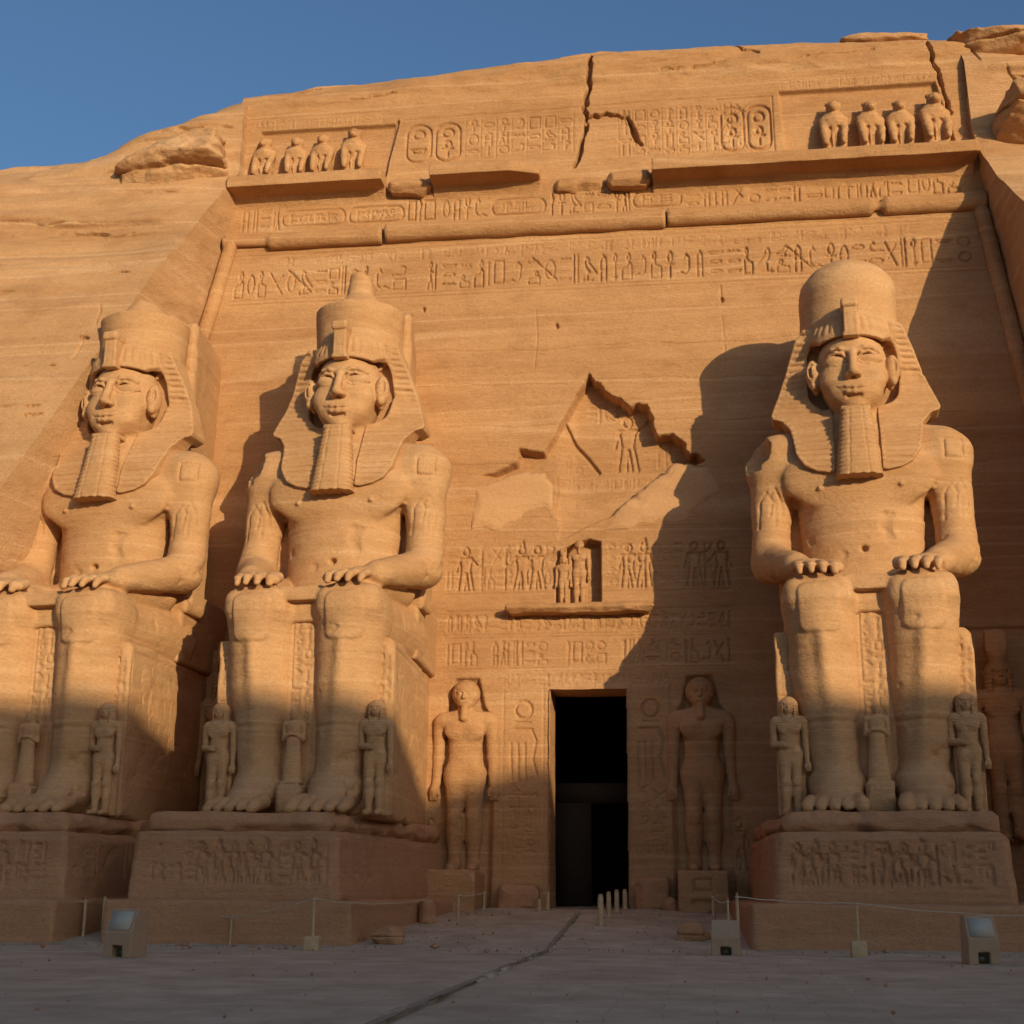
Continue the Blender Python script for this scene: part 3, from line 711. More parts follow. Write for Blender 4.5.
    patch([(.9, 18.0), (4.4, 21.0), (5.6, 20.8), (6.2, 19.4), (4.5, 18.2), (2.0, 17.9)], .07, 'repair_patch')
build_facade_parts()

def build_cliffs():
    for s in (-1, 1):
        xe = XLz if s < 0 else XRz; dd = dLz if s < 0 else dRz; sp = SL if s < 0 else SR
        # face of the cliff outside the cutting
        nz_ = 860; ns = 440; t = np.linspace(0, 1, ns)**1.7*62
        zr = np.linspace(-.5, 41, nz_)
        Z = np.repeat(zr[:, None], ns, 1); D0 = dd(Z)
        X = (xe(Z)-sp*D0-t[None]) if s < 0 else (xe(Z)+sp*D0+t[None])
        T = topz(X)+.6*fbm(X*.22, X*0, X*0+s, 6)
        # compress rows under the local skyline
        Zc = -.5+(Z+.5)*(np.minimum(T, 46)+.5)/41.5
        D = dd(Zc)
        X = (xe(Zc)-sp*D-t[None]) if s < 0 else (xe(Zc)+sp*D+t[None])
        X = np.where(Zc > 37.3, np.where(t[None] < 2, X, X), X)
        Y = K*Zc-D
        Y = Y-.10*t[None]*sstep(0, 20, t[None])
        q = sstep(-4.5, .2, Zc-T)
        Y = Y+q*q*4.0
        nse = .9*fbm(X*.06, Zc*.12, X*0+s, 3)+.35*fbm(X*.10, Zc*.9, X*0+3+s, 4)+.42*terr(2.4*fbm(X*.05, Zc*.55, X*0+7, 4))+.10*fbm(X*.5, Zc*2.5, X*0+9, 4)
        upper = .35+.65*sstep(24, 33, Zc)
        Y = Y-nse*upper*(.25+.75*sstep(0, 2.5, t[None]))*.8
        # fissures
        JX = .24*fbm(X*.8, Zc*.5, X*0+2, 2)
        rf = random.Random(4+s); fis = []
        for q in range(34 if s < 0 else 8):
            ax_ = rf.uniform(-33, -20) if s < 0 else rf.uniform(19, 26); az_ = rf.uniform(14, 40); ln = rf.uniform(1.5, 7)
            fis.append((ax_, az_, ax_+ln, az_+rf.uniform(-.25, .35), rf.uniform(.06, .13), rf.uniform(.2, .4)))
        for q in range(7 if s < 0 else 3):
            ax_ = rf.uniform(-30, -21) if s < 0 else rf.uniform(19, 23); az_ = rf.uniform(16, 34)
            fis.append((ax_, az_, ax_+rf.uniform(-.4, .4), az_-rf.uniform(.8, 2.2), .12, .22))
        if s > 0: fis += [(19.3, 42.9, 19.5, 40.6, .10, .5), (20.4, 41.2, 22.2, 37.6, .11, .6), (18.6, 42.2, 24, 41.9, .10, .5), (20.5, 40.4, 24, 39.9, .09, .4)]
        for (fx, fz0, fx1, fz1, w_, dp) in fis:
            a = np.array([fx, fz0]); b = np.array([fx1, fz1]); dv = b-a; L = dv@dv
            jx = JX
            tt = np.clip(((X-a[0])*dv[0]+(Zc-a[1])*dv[1])/L, 0, 1); dist = np.hypot(X+jx-a[0]-tt*dv[0], Zc+jx-a[1]-tt*dv[1])
            prof = (1-np.abs(2*tt-1)**2.2)*np.clip(.75+.9*fbm(X*1.1, Zc*.3, X*0+12, 2), .1, 1.3); we = w_*prof+.004
            Y = Y+dp*(.25+.75*prof)*(1-sstep(we*.4, we, dist))*(tt > 0)*(tt < 1)
        P = np.stack([X, Y, Zc], -1)
        back = []
        for dy, dz in ((.6, -.05), (2.5, .0), (8, .3), (25, -2), (70, -10)):
            p = P[-1].copy(); p[:, 1] += dy; p[:, 2] += dz+.25*fbm(p[:, 0]*.3, p[:, 1]*.3, p[:, 0]*0, 3); back.append(p)
        edge = P[:nz_, 0].copy()
        P = np.concatenate([P, np.stack(back)])
        parts = [(P.reshape(-1, 3), gridfaces(P.shape[0], ns, s < 0))]
        # cheek wall of the cutting, from the cliff edge back to the carved face
        n2 = 70; k = np.linspace(0, 1, n2)[None, :, None]
        zE = edge[:, 2]; inner = np.stack([xe(zE), np.maximum(K*zE+.6, edge[:, 1]+.4), zE], -1)
        W = edge[:, None, :]*(1-k)+inner[:, None, :]*k
        wob = .22*fbm(W[..., 0]*.2, W[..., 1]*.35, W[..., 2]*.8, 4)*np.sin(np.pi*np.clip(k[..., 0], 0, 1))
        W[..., 0] += wob
        parts.append((W.reshape(-1, 3), gridfaces(nz_, n2, s > 0)))
        V, Fq = joinm(parts)
        tag(put('cliff', mesh_np('cliff', V, Fq), M_CLIFF), kind='structure')
build_cliffs()

def boulder(name, c, r, seed, label, h=.09, cut=None, sc=.5, tilt=0.):
    rr = np.random.RandomState(seed); m = min(r)
    g = Grid([c[i]-r[i]*1.2-.3 for i in range(3)], [c[i]+r[i]*1.2+.3 for i in range(3)], h)
    pl = rr.normal(size=(15, 3)); pl /= np.linalg.norm(pl, axis=1)[:, None]; off = rr.uniform(.70, .98, 15)
    def fn(x, y, z):
        z = z-tilt*(x-c[0])
        px = (x-c[0])/r[0]; py = (y-c[1])/r[1]; pz = (z-c[2])/r[2]
        d = (np.abs(px)**4+np.abs(py)**4+np.abs(pz)**4)**.25-1
        for n_, o_ in zip(pl, off): d = np.maximum(d, px*n_[0]+py*n_[1]+pz*n_[2]-o_)
        d = d*m
        lay = .06*terr(2.5*fbm(x*.15, y*.15+seed, z*1.7, 3))
        cr = .16*m*np.exp(-((pz+.08+.25*fbm(x*.4, y*.4, z*0+seed, 3))/.045)**2)
        return d-.15*m*fbm(x*sc+seed, y*sc, z*sc*1.8, 4)-.05*m*fbm(x*sc*5, y*sc*5, z*sc*9, 3)-lay+cr
    g.op(fn, [c[i]-r[i] for i in range(3)], [c[i]+r[i] for i in range(3)], 'u', .01, .6)
    o = put(name, g.mesh(name), M_CLIFF)
    tag(o, label, 'boulder'); return o
boulder('boulder', (-21.3, 2.5, 37.5), (3.5, 2.9, 1.55), 3, 'large cracked boulder bulging from the cliff left of the left baboons', tilt=.06)
boulder('boulder', (20.6, 4.6, 42.7), (2.7, 2.4, .8), 11, 'broad flat rock slab capping the cliff at the upper right corner')
boulder('boulder', (15.6, 5.4, 44.0), (2.8, 1.8, .6), 17, 'low rounded rock on the skyline left of the capping slab')
boulder('boulder', (21.5, 1.9, 37.5), (1.9, 2.5, 1.35), 23, 'jutting rough rock at the right end of the cornice')

# ------------------------------------------------------------------ colossi
def band(V, n, z): return V
def body_mesh():
    h = .058
    g = Grid((-5.0, -12.7, -.15), (5.0, -2.4, 17.2), h)
    for s in (-1, 1):
        cx = 1.80*s; ca = 1.45*s
        g.cap((ca, -8.75, .9), (cx, -8.72, 7.5), .88, 1.36, k=.3)
        g.ell((cx*.98+.1*s, -8.35, 5.0), (1.12, 1.15, 1.9), k=.4)            # calf
        g.cap((ca*1.0, -9.55, 1.8), (cx*.97, -9.98, 6.2), .10, .14, k=.4)    # shin ridge
        g.box((cx-1.26, -10.0, 7.2), (cx+1.26, -7.6, 8.56), .55, k=.3)      # knee
        g.op(lambda x, y, z, cx=cx: -.10*(1-sstep(-.05, .07, np.sqrt(np.maximum(np.abs(x-cx)-.38, 0)**2+np.maximum(np.abs(z-7.3)-.55, 0)**2)-.34))*(y < -9), (cx-1, -10.6, 6.2), (cx+1, -9.0, 8.4), 'add', 0, 0)   # kneecap
        g.cap((cx, -8.0, 7.3), (cx*.98, -3.4, 7.5), 1.28, 1.5, k=.25)
        # foot
        g.cap((ca, -8.0, .5), (ca*1.0, -9.3, .9), .82, .74, k=.3)
        g.cap((ca, -9.2, 1.05), (ca*1.08, -10.9, .36), .70, .36, k=.35, sc=(1.45, 1, 1))
        for i in range(5):
            o = (-.86+.43*i)*1.0; big = (i == 0) if s > 0 else (i == 4)
            r_ = .27 if big else .225; ln = 12.15-abs(o-(-.86 if s > 0 else .86))*.26
            px = ca*1.10+o*1.03
            g.cap((px*.9+ca*.1, -10.5, .46), (px, -ln+r_+.35, .30), r_*1.05, r_*1.0, k=.12); g.cap((px, -ln+r_+.35, .30), (px, -ln+r_, .17), r_*1.0, r_*.9, k=.05, sc=(1, 1, .8))
        # arm
        g.cap((3.45*s, -4.5, 14.2), (3.55*s, -4.9, 10.9), .90, .74, k=.3)
        g.ell((3.30*s, -4.5, 14.25), (1.08, 1.05, 1.0), k=.5); g.cap((1.2*s, -4.3, 15.15), (3.2*s, -4.4, 14.45), .95, .9, k=.5)
        g.cap((3.55*s, -5.0, 10.7), (3.55*s, -5.3, 10.05), .74, .80, k=.25)
        g.cap((3.52*s, -5.2, 10.0), (2.55*s, -8.3, 9.2), .80, .52, k=.25)
        # hand laid flat on the thigh
        g.cap((2.5*s, -8.2, 9.15), (2.08*s, -9.0, 8.98), .46, .48, k=.2, sc=(1.4, 1, .7))
        for i, (o, L_) in enumerate(((-.55, 1.12), (-.185, 1.3), (.185, 1.24), (.55, 1.0))):
            bx = 2.0*s+o; by = -9.0; ex_ = o*.12
            g.cap((bx, by, 8.98), (bx-s*.12+ex_, by-L_*.5, 8.96), .20, .195, k=.06, sc=(1, 1, .75))
            g.cap((bx-s*.12+ex_, by-L_*.5, 8.96), (bx-s*.20+ex_, by-L_*.85, 8.80), .195, .185, k=.04, sc=(1, 1, .75)); g.cap((bx-s*.20+ex_, by-L_*.85, 8.80), (bx-s*.22+ex_, by-L_, 8.56), .18, .14, k=.04, sc=(1, 1, .8))
        g.cap((1.75*s, -8.5, 9.1), (1.1*s, -9.25, 8.95), .24, .20, k=.1); g.cap((1.1*s, -9.25, 8.95), (1.0*s, -9.75, 8.75), .20, .16, k=.06)
        # chest
        g.ell((1.25*s, -5.72, 13.2), (1.6, .45, 1.1), k=.8)
    g.cap((0, -4.5, 8.6), (0, -4.55, 10.9), 2.55, 2.22, k=.3, sc=(1, .68, 1))
    g.cap((0, -4.55, 10.9), (0, -4.5, 13.3), 2.22, 2.62, k=.4, sc=(1, .68, 1))
    g.cap((-3.0, -4.35, 14.3), (3.0, -4.35, 14.3), 1.05, 1.05, k=.5)
    g.cap((0, -4.4, 14.6), (0, -4.5, 16.9), 1.15, 1.0, k=.4)
    # lap of the kilt between the thighs, its hem board at the knees
    g.box((-1.9, -9.3, 7.2), (1.9, -3.2, 8.45), .15, k=.25)
    g.box((-.85, -9.75, 7.95), (.85, -9.1, 8.52), .05, k=.03)
    for s in (-1, 1): g.box((2.6*s-.75, -4.3, 8.6), (2.6*s+.75, -2.5, 14), .2, k=.15); g.cap((2.5*s, -5.0, 9.15), (2.1*s, -8.0, 8.75), .68, .5, k=.15)   # stone left between arm and trunk, widened with forearm fillers added to block light
    # navel, nipples
    g.ell((.02, -6.25, 10.25), (.16, .4, .13), 's', .08); g.cap((0, -6.5, 10.4), (0, -6.5, 11.6), .12, .08, 's', .25)
    for s in (-1, 1):
        g.ell((1.55*s, -6.16, 12.75), (.10, .12, .09), k=.05)
    # ankle and knee seams between the carved blocks
    # damaged right shoulder of the figure
    g.op(lambda x, y, z: np.sqrt((x+4.35)**2+(y+5.2)**2+(z-15.0)**2*.55)-.98+.34*fbm(x*1.9, y*1.9, z*1.9, 5), (-5.6, -6.6, 13.2), (-3, -3.8, 16.8), 's', .03)
    # ornaments cut into the arms
    ac = Canvas(-5, 5, 10, 15, .05)
    for s in (-1, 1):
        u = 3.55*s
        ac.line([(u-.42, 11.4), (u-.36, 12.5), (u-.1, 12.9), (u+.12, 12.5), (u+.02, 11.9)], .085, .065)
        ac.line([(u+.0, 12.7), (u+.25, 13.05), (u+.46, 12.5), (u+.52, 11.4)], .085, .065); ac.line([(u+.22, 11.5), (u+.25, 12.5)], .085, .05)
    ac.line([(3.3, 13.9), (4.0, 13.9), (4.0, 14.7), (3.3, 14.7), (3.3, 13.9)], .10, .10)
    def carve(x, y, z):
        shp = np.broadcast(x, y, z).shape
        return -ac.sample(np.broadcast_to(x, shp), np.broadcast_to(z, shp))*np.broadcast_to(y < -4.6, shp)*1.0
    g.op(carve, (-5, -6.6, 10.3), (-2.6, -4.6, 15), 'add', 0, .0); g.op(carve, (2.6, -6.6, 10.3), (5, -4.6, 15), 'add', 0, .0)
    # weathering, bedding lines, block seams round the legs
    def wear(x, y, z):
        n = .05*fbm(x*.9, y*.9, z*1.3, 4)+.02*fbm(x*.3, y*.3, z*7, 3)
        sm = 0
        for zs, a in ((3.25, .05), (1.55, .03), (5.9, .02), (11.6, .02)): sm = sm+a*np.exp(-((z-zs-.06*fbm(x*.6, y*.6, z*0, 2))/.07)**2)
        return -n+sm+.42*np.maximum(0, fbm(x*1.0+3, y*1.0, z*1.3, 4)-.37)
    g.full(wear)
    return g.mesh('body')

def head_mesh():
    h = .042
    g = Grid((-2.15, -7.05, 15.4), (2.15, -2.9, 20.4), h)
    g.ell((0, -4.55, 18.35), (1.50, 1.55, 2.05), k=.2)
    g.ell((0, -4.55, 19.05), (1.42, 1.52, 1.35), k=.2)
    g.ell((0, -4.95, 17.1), (1.0, 1.14, 1.08), k=.5)                    # jaw
    g.ell((0, -5.82, 16.42), (.50, .34, .34), k=.35)                        # chin
    for s in (-1, 1):
        g.ell((.86*s, -5.52, 17.72), (.52, .44, .55), k=.5); g.ell((.58*s, -5.5, 17.0), (.38, .36, .44), k=.5)                # cheek
        g.ell((.62*s, -6.12, 18.62), (.60, .30, .32), 's', .20)             # socket
        g.ell((.64*s, -5.71, 18.58), (.55, .29, .30), k=.02)                # eyeball
        # lids: upper a firm rim, lower a soft one; drawn out to a cosmetic line
        up = [(.20, -5.93, 18.56), (.42, -6.04, 18.84), (.70, -6.01, 18.90), (.96, -5.85, 18.79), (1.22, -5.58, 18.58)]
        lo = [(.20, -5.93, 18.54), (.44, -5.98, 18.35), (.70, -5.95, 18.30), (.96, -5.82, 18.39), (1.2, -5.60, 18.55)]
        for a, b in zip(up[:-1], up[1:]): g.cap((a[0]*s, a[1], a[2]), (b[0]*s, b[1], b[2]), .075, .075, k=.03)
        for a, b in zip(lo[:-1], lo[1:]): g.cap((a[0]*s, a[1], a[2]), (b[0]*s, b[1], b[2]), .048, .048, k=.04)
        br = [(.22, -6.10, 18.95), (.50, -6.10, 19.10), (.85, -5.92, 19.12), (1.12, -5.66, 19.0)]
        for a, b in zip(br[:-1], br[1:]): g.cap((a[0]*s, a[1]+.05, a[2]), (b[0]*s, b[1]+.03, b[2]), .075, .06, k=.12)
        # nostril wing
        g.ell((.22*s, -6.26, 17.70), (.16, .22, .14), k=.10)
        g.ell((.14*s, -6.42, 17.57), (.085, .14, .06), 's', .03)
        # ear
        g.ell((1.58*s, -4.9, 18.15), (.24, .5, .80), k=.12); g.ell((1.70*s, -5.04, 18.28), (.30, .40, .72), k=.08)
        g.ell((1.78*s, -5.40, 18.40), (.16, .20, .40), 's', .06)
        g.ell((1.68*s, -5.24, 17.66), (.18, .2, .22), k=.06); g.cap((1.70*s, -5.34, 18.55), (1.68*s, -5.34, 18.15), .08, .08, k=.06)
        g.ell((.77*s, -6.02, 17.18), (.07, .12, .08), 's', .12)               # mouth corner
    g.cap((0, -6.05, 18.85), (0, -6.46, 17.85), .17, .19, k=.16)           # nose
    g.ell((0, -6.46, 17.78), (.175, .19, .155), k=.10)
    # mouth
    g.ell((0, -5.78, 17.0), (.96, .40, .46), k=.3)
    for s in (-1, 1):
        for (p, q, ra, rb) in (((.0, -6.27, 17.13), (.30, -6.24, 17.16), .088, .08), ((.30, -6.24, 17.16), (.68, -6.04, 17.18), .08, .045), ((.0, -6.26, 16.88), (.28, -6.23, 16.90), .115, .10), ((.28, -6.23, 16.90), (.64, -6.05, 17.11), .10, .045)):
            g.cap((p[0]*s, p[1], p[2]), (q[0]*s, q[1], q[2]), ra, rb, k=.05)
        g.cap((0, -6.40, 17.02), (.35*s, -6.33, 17.035), .03, .03, 's', .03); g.cap((.35*s, -6.33, 17.035), (.72*s, -6.07, 17.18), .03, .035, 's', .03)
    g.cap((-.25, -6.13, 16.72), (.25, -6.13, 16.72), .07, .07, 's', .12)
    g.cap((0, -4.5, 15.0), (0, -4.55, 17.0), 1.05, 1.05, k=.15)
    g.full(lambda x, y, z: -.018*fbm(x*1.6, y*1.6, z*2.2, 4)-.007*fbm(x*.4, y*.4, z*8, 3))
    me = g.mesh('head'); n = len(me.vertices); co = np.empty(n*3, np.float32); me.vertices.foreach_get('co', co); co = co.reshape(-1, 3)
    co[:, 2] = 16.06+(co[:, 2]-16.22)*.875; co[:, 0] *= .93
    me.vertices.foreach_set('co', co.ravel()); me.update(); return me

def nemes_mesh():
    h = .048
    g = Grid((-3.75, -6.95, 12.9), (3.75, -1.9, 21.2), h)
    outl = np.array([(1.5, 20.15), (1.95, 20.05), (2.10, 19.9), (2.46, 19.0), (2.88, 17.8), (3.36, 16.32), (3.30, 16.15), (2.95, 16.0), (2.60, 15.5), (2.50, 14.9), (2.40, 14.2), (2.05, 13.65), (1.6, 13.4), (1.1, 13.3), (.9, 13.35), (.86, 16.6), (0, 16.6), (0, 20.15)])
    zz = g.ax[2]; xx = g.ax[0]
    sd2 = polysd(np.abs(xx)[:, None], zz[None, :], outl).astype(np.float32)
    i0 = 0
    def flare(x, y, z):
        s2 = sd2[:, None, :]
        yf = np.interp(z, [12, 13.3, 14.5, 16.2, 17.6, 18.6, 19.4, 20.5], [-6.6, -6.52, -6.22, -5.25, -4.82, -4.90, -5.16, -5.24]).astype(np.float32)+np.interp(z, [14, 16.5, 18], [.06, .14, .22]).astype(np.float32)*np.abs(x)
        yb = np.where(z > 16.0, np.where(np.abs(x) < 1.8, -2.2, -3.5), -4.0)+0*x
        d = np.maximum(s2, np.maximum(yf-y, y-yb))
        return d
    g.op(flare, g.lo, g.lo+h*(np.array(g.f.shape)-1), 'u', .02, 0)
    # opening for face and ears
    g.op(lambda x, y, z: np.maximum((((x/1.82)**4+((z-17.95)/1.58)**4)**.25-1)*1.7, y+4.15), (-2, -7, 15.4), (2, -4.1, 20), 's', .06)
    g.op(lambda x, y, z: np.maximum(np.maximum(np.abs(x)-.86, y+4.9), z-16.8), (-.9, -7, 12.9), (.9, -4.9, 16.8), 's', .05)
    # cap over the brow
    def cap(x, y, z):
        r = (1.74, 1.62, 2.45); c = (0, -4.45, 18.75)
        k0 = np.sqrt((x/r[0])**2+((y-c[1])/r[1])**2+((z-c[2])/r[2])**2); d = (k0-1)*1.8
        zb = 19.16-.08*x**2+1.1*np.maximum(np.abs(x)-1.25, 0)
        d = np.maximum(d, zb-z); d = np.maximum(d, z-20.75)
        q0 = np.sqrt((x/1.56)**2+((y-c[1])/1.44)**2+((z-c[2])/2.2)**2)
        return np.maximum(d, np.minimum(np.minimum((1-q0)*1.6, (y+4.55)*-1.), 19.95-z)) if False else np.where((z < 19.9) & (y < -4.4), np.maximum(d, (1-q0)*1.6), d)
    g.op(cap, (-2.0, -6.4, 18.0), (2.0, -2.4, 20.9), 'u', .05, .1)
    # folds: level on the sides and lappets, fanned over the cap
    def folds(x, y, z):
        lv = np.sin(2*np.pi*z/.25); ang = np.arctan2(x, -(y+4.4)); fan = np.sin(ang*30)
        side = (z < 18.9) | (np.abs(x) > 1.83)
        return np.where(side, .058*np.clip(lv, -.3, 1)*sstep(1.04, 1.14, ((x/1.82)**4+((z-17.95)/1.58)**4)**.25), .035*np.clip(fan, -.5, 1)*(z > 19.35)*(np.abs(x) < 1.6))*(y < -3.6)*sstep(.04, .16, -sd2)[:, None, :]
    g.full(folds)
    # brow band
    def bandf(x, y, z):
        k0 = np.sqrt((x/1.76)**2+((y+4.45)/1.635)**2+((z-18.75)/2.3)**2); zb = 19.16-.08*x**2+1.1*np.maximum(np.abs(x)-1.25, 0)
        return np.maximum(np.maximum(np.maximum((k0-1)*1.8, (.86-k0)*1.8), np.abs(z-zb-.09)-.10), y+4.3)
    g.op(bandf, (-2.1, -6.5, 18.4), (2.1, -3.9, 20.4), 'u', .03, .1)
    g.full(lambda x, y, z: -.03*fbm(x*1.2, y*1.2, z*1.6, 4)+.5*np.maximum(0, fbm(x*.9+4, y*.9, z*.9, 3)-.36))
    return g.mesh('headdress')
def beard_mesh():
    g = Grid((-1.0, -7.5, 12.8), (1.0, -5.3, 16.65), .04)
    def fn(x, y, z):
        t = np.clip((16.5-z)/3.4, 0, 1); wd = .52+.37*t; yc = -5.95-.55*t; th = .26+.26*t
        th = th+.10
        d = ((np.abs(x)/wd)**2.8+(np.abs(y-yc)/th)**2.8+1e-6)**(1/2.8); d = (d-1)*th
        d = np.maximum(d, np.maximum(13.02+.03*np.sin(x*17)-z, z-16.04))
        d = d+.026*np.clip(np.sin(2*np.pi*z/.19), -.3, 1)+.024*(np.abs(np.abs(x)-wd*.42) < .035)
        return d-.012*fbm(x*3, y*3, z*3, 3)
    g.op(fn, g.lo, (1, -5.3, 16.65), 'u', .02, 0)
    g.box((-.58, -6.30, 15.86), (.58, -5.4, 16.08), .06, k=.03)
    return g.mesh('beard')
def uraeus_mesh():
    g = Grid((-.6, -7.0, 18.6), (.6, -5.0, 21.2), .036)
    g.box((-.27, -6.38, 19.08), (.29, -5.5, 20.35), .06, k=.05)
    g.box((-.35, -6.50, 20.22), (.34, -5.6, 20.62), .12, k=.04)
    for q in (-.13, .13): g.cap((q, -6.40, 19.1), (q, -6.40, 20.2), .025, .025, 's', .03)
    g.box((-.32, -6.36, 19.0), (.32, -5.8, 19.18), .05, k=.03)
    g.full(lambda x, y, z: -.03*fbm(x*2.5, y*2.5, z*2.5, 3))
    return g.mesh('uraeus')
def crown_mesh(kind):
    g = Grid((-2.4, -5.9, 19.6), (2.4, -1.1, 24.2), .055)
    def drum(x, y, z):
        r_ = 1.86+.11*np.clip((z-20)/2.2, 0, 1); top = 22.0 if kind else 23.45
        q = np.sqrt(x**2+((y+3.45)*1.0)**2)
        if kind: return np.maximum(q-r_, np.maximum(z-top-.02*fbm(x*2, y*2, z*0, 2), 19.7-z))*.9
        k0 = np.sqrt((x/2.0)**2+((y+3.45)/2.0)**2+(np.maximum(z-21.75, 0)/1.62)**2)
        return np.maximum((k0-1)*1.7, 19.7-z)
    g.op(drum, g.lo, (2.4, -1.1, 24.2), 'u', .03, 0)
    if kind:
        hk = 1.0 if kind == 1 else 1.9
        g.op(lambda x, y, z: np.maximum((np.sqrt((x+.05)**2+(y+3.45)**2)-(1.60-1.0*np.clip((z-21.9)/1.1, 0, 1)**.8-.12*np.clip((z-23)/.8, 0, 1)))*.75, np.maximum(z-22-hk-.3*fbm(x*1.5+kind, y*1.5, z*0, 3), 21.8-z)), g.lo, (2.4, -1.1, 24.2), 'u', .06, 0)
        g.op(lambda x, y, z: np.sqrt((x+.9)**2+(y+4.0)**2+(z-22.7)**2)-.55+.5*fbm(x*1.5, y*1.5, z*1.5, 3), (-2.2, -6, 21.8), (.4, -3, 24), 's', .05)
    else:
        g.op(lambda x, y, z: np.sqrt((x+1.0)**2+(y+4.3)**2+(z-23.4)**2)-.55+.5*fbm(x*1.4, y*1.4, z*1.4, 4), (-2.4, -6.0, 22.2), (.6, -3.4, 24.2), 's', .05)
    g.full(lambda x, y, z: -.05*fbm(x*1.0, y*1.0, z*1.4+kind*3, 4)-.015*fbm(x*.4, y*.4, z*7, 3))
    return g.mesh('crown')
def throne_mesh():
    c = Canvas(-4, 4, 0, 8, .05)
    for s in (-1, 1): column(c, s*3.1-.26, s*3.1+.0, 6.3, 3.9, 100+s, .06, .08, False); column(c, s*3.1+.06, s*3.1+.28, 6.3, 3.9, 105+s, .06, .08, False); column(c, s*3.15-.28, s*3.15+.28, 3.8, .4, 110+s, .06, .03)
    sdv = Canvas(-9.5, 2, 0, 8, .05)
    sdv.line([(-8.6, 6.2), (-.5, 6.2)], .07, .06); sdv.line([(-8.6, .8), (-8.6, 6.2)], .06, .05)
    for q in range(3): sdv.line([(-8.4+q*.9, 5.9), (-8.4+q*.9, 3.4)], .05, .05)
    for q in range(5): glyphs(sdv, -8.2, -1, 5.0-q*1.0, 5.8-q*1.0, 130+q, .07, .05, .6)
    m = sdf_box('throne', -3.5, 3.5, -8.9, 1.2, -.1, 6.65, .08, .08, .05, .9, front=c, side=sdv, dmg=.12, taper=.115)
    return m
def light_blocker_mesh():  # added block hidden behind the arms, stops stray light reaching the wall
    return sdf_box('light_blocker', -3.15, 3.15, -4.3, 1.2, 6.5, 9.7, .09, .15, .06, .9, taper=.10)
def shin_panel_mesh():
    c = Canvas(-1, 1, 0, 9, .04); column(c, -.34, -.04, 7.3, 3.2, 77, .06, .08, False); column(c, .04, .36, 7.3, 3.2, 78, .06, .08, False); c.line([(-.42, 7.4), (-.42, .5)], .06, .06); c.line([(.44, 7.4), (.44, .5)], .06, .06)
    return sdf_box('shin_panel', -1.0, 1.0, -9.15, -7.0, -.05, 8.0, .06, .05, .03, 1.1, front=c)
def back_pillar_mesh():
    c = Canvas(-4, 4, 5, 22, .06)
    for s in (-1, 1): column(c, s*1.8-.2, s*1.8+.2, 20.2, 8, 140+s, .08, .04)
    return sdf_box('back_pillar', -2.1, 2.1, -2.6, 2.2, 5.5, 22.5, .09, .08, .06, .8, front=c, dmg=.12, taper=.21)
MESH = dict(body=body_mesh(), head=head_mesh(), headdress=nemes_mesh(), beard=beard_mesh(), uraeus=uraeus_mesh(), throne=throne_mesh(), shin=shin_panel_mesh(), light_blocker=light_blocker_mesh(), pillar=back_pillar_mesh())
CROWN = [crown_mesh(0), crown_mesh(1), crown_mesh(2)]
SOLE = 4.75
def colossus(loc, rotz, crown, label):
    t = thing('seated_colossus', label, 'statue', loc, rotz, 'seated colossi of the temple front')
    put('body', MESH['body'], M_STATUE, t)
    put('head', MESH['head'], M_STATUE, t)
    hd = put('headdress', MESH['headdress'], M_STATUE, t); put('uraeus', MESH['uraeus'], M_STATUE, hd)
    put('beard', MESH['beard'], M_STATUE, t)
    put('crown', CROWN[crown], M_STATUE, t)
    th = put('throne', MESH['throne'], M_STATUE, t); put('shin_panel', MESH['shin'], M_STATUE, th); put('light_blocker', MESH['light_blocker'], M_STATUE, th)
    put('back_pillar', MESH['pillar'], M_STATUE, t)
    return t
AX = {'left': (-18.98, R(-6.5)), 'mid': (-9.2, R(-3.5)), 'right': (12.05, R(-5.5))}
colossus((AX['right'][0], 0, SOLE), AX['right'][1], 0, 'seated stone king right of the door with a smooth domed crown')
colossus((AX['mid'][0], 0, SOLE), AX['mid'][1], 2, 'seated stone king just left of the door, broken crown ending in a tall knob')
colossus((AX['left'][0], 0, SOLE), AX['left'][1], 1, 'leftmost seated stone king, crown broken to a low stump, cut off by the picture edge')

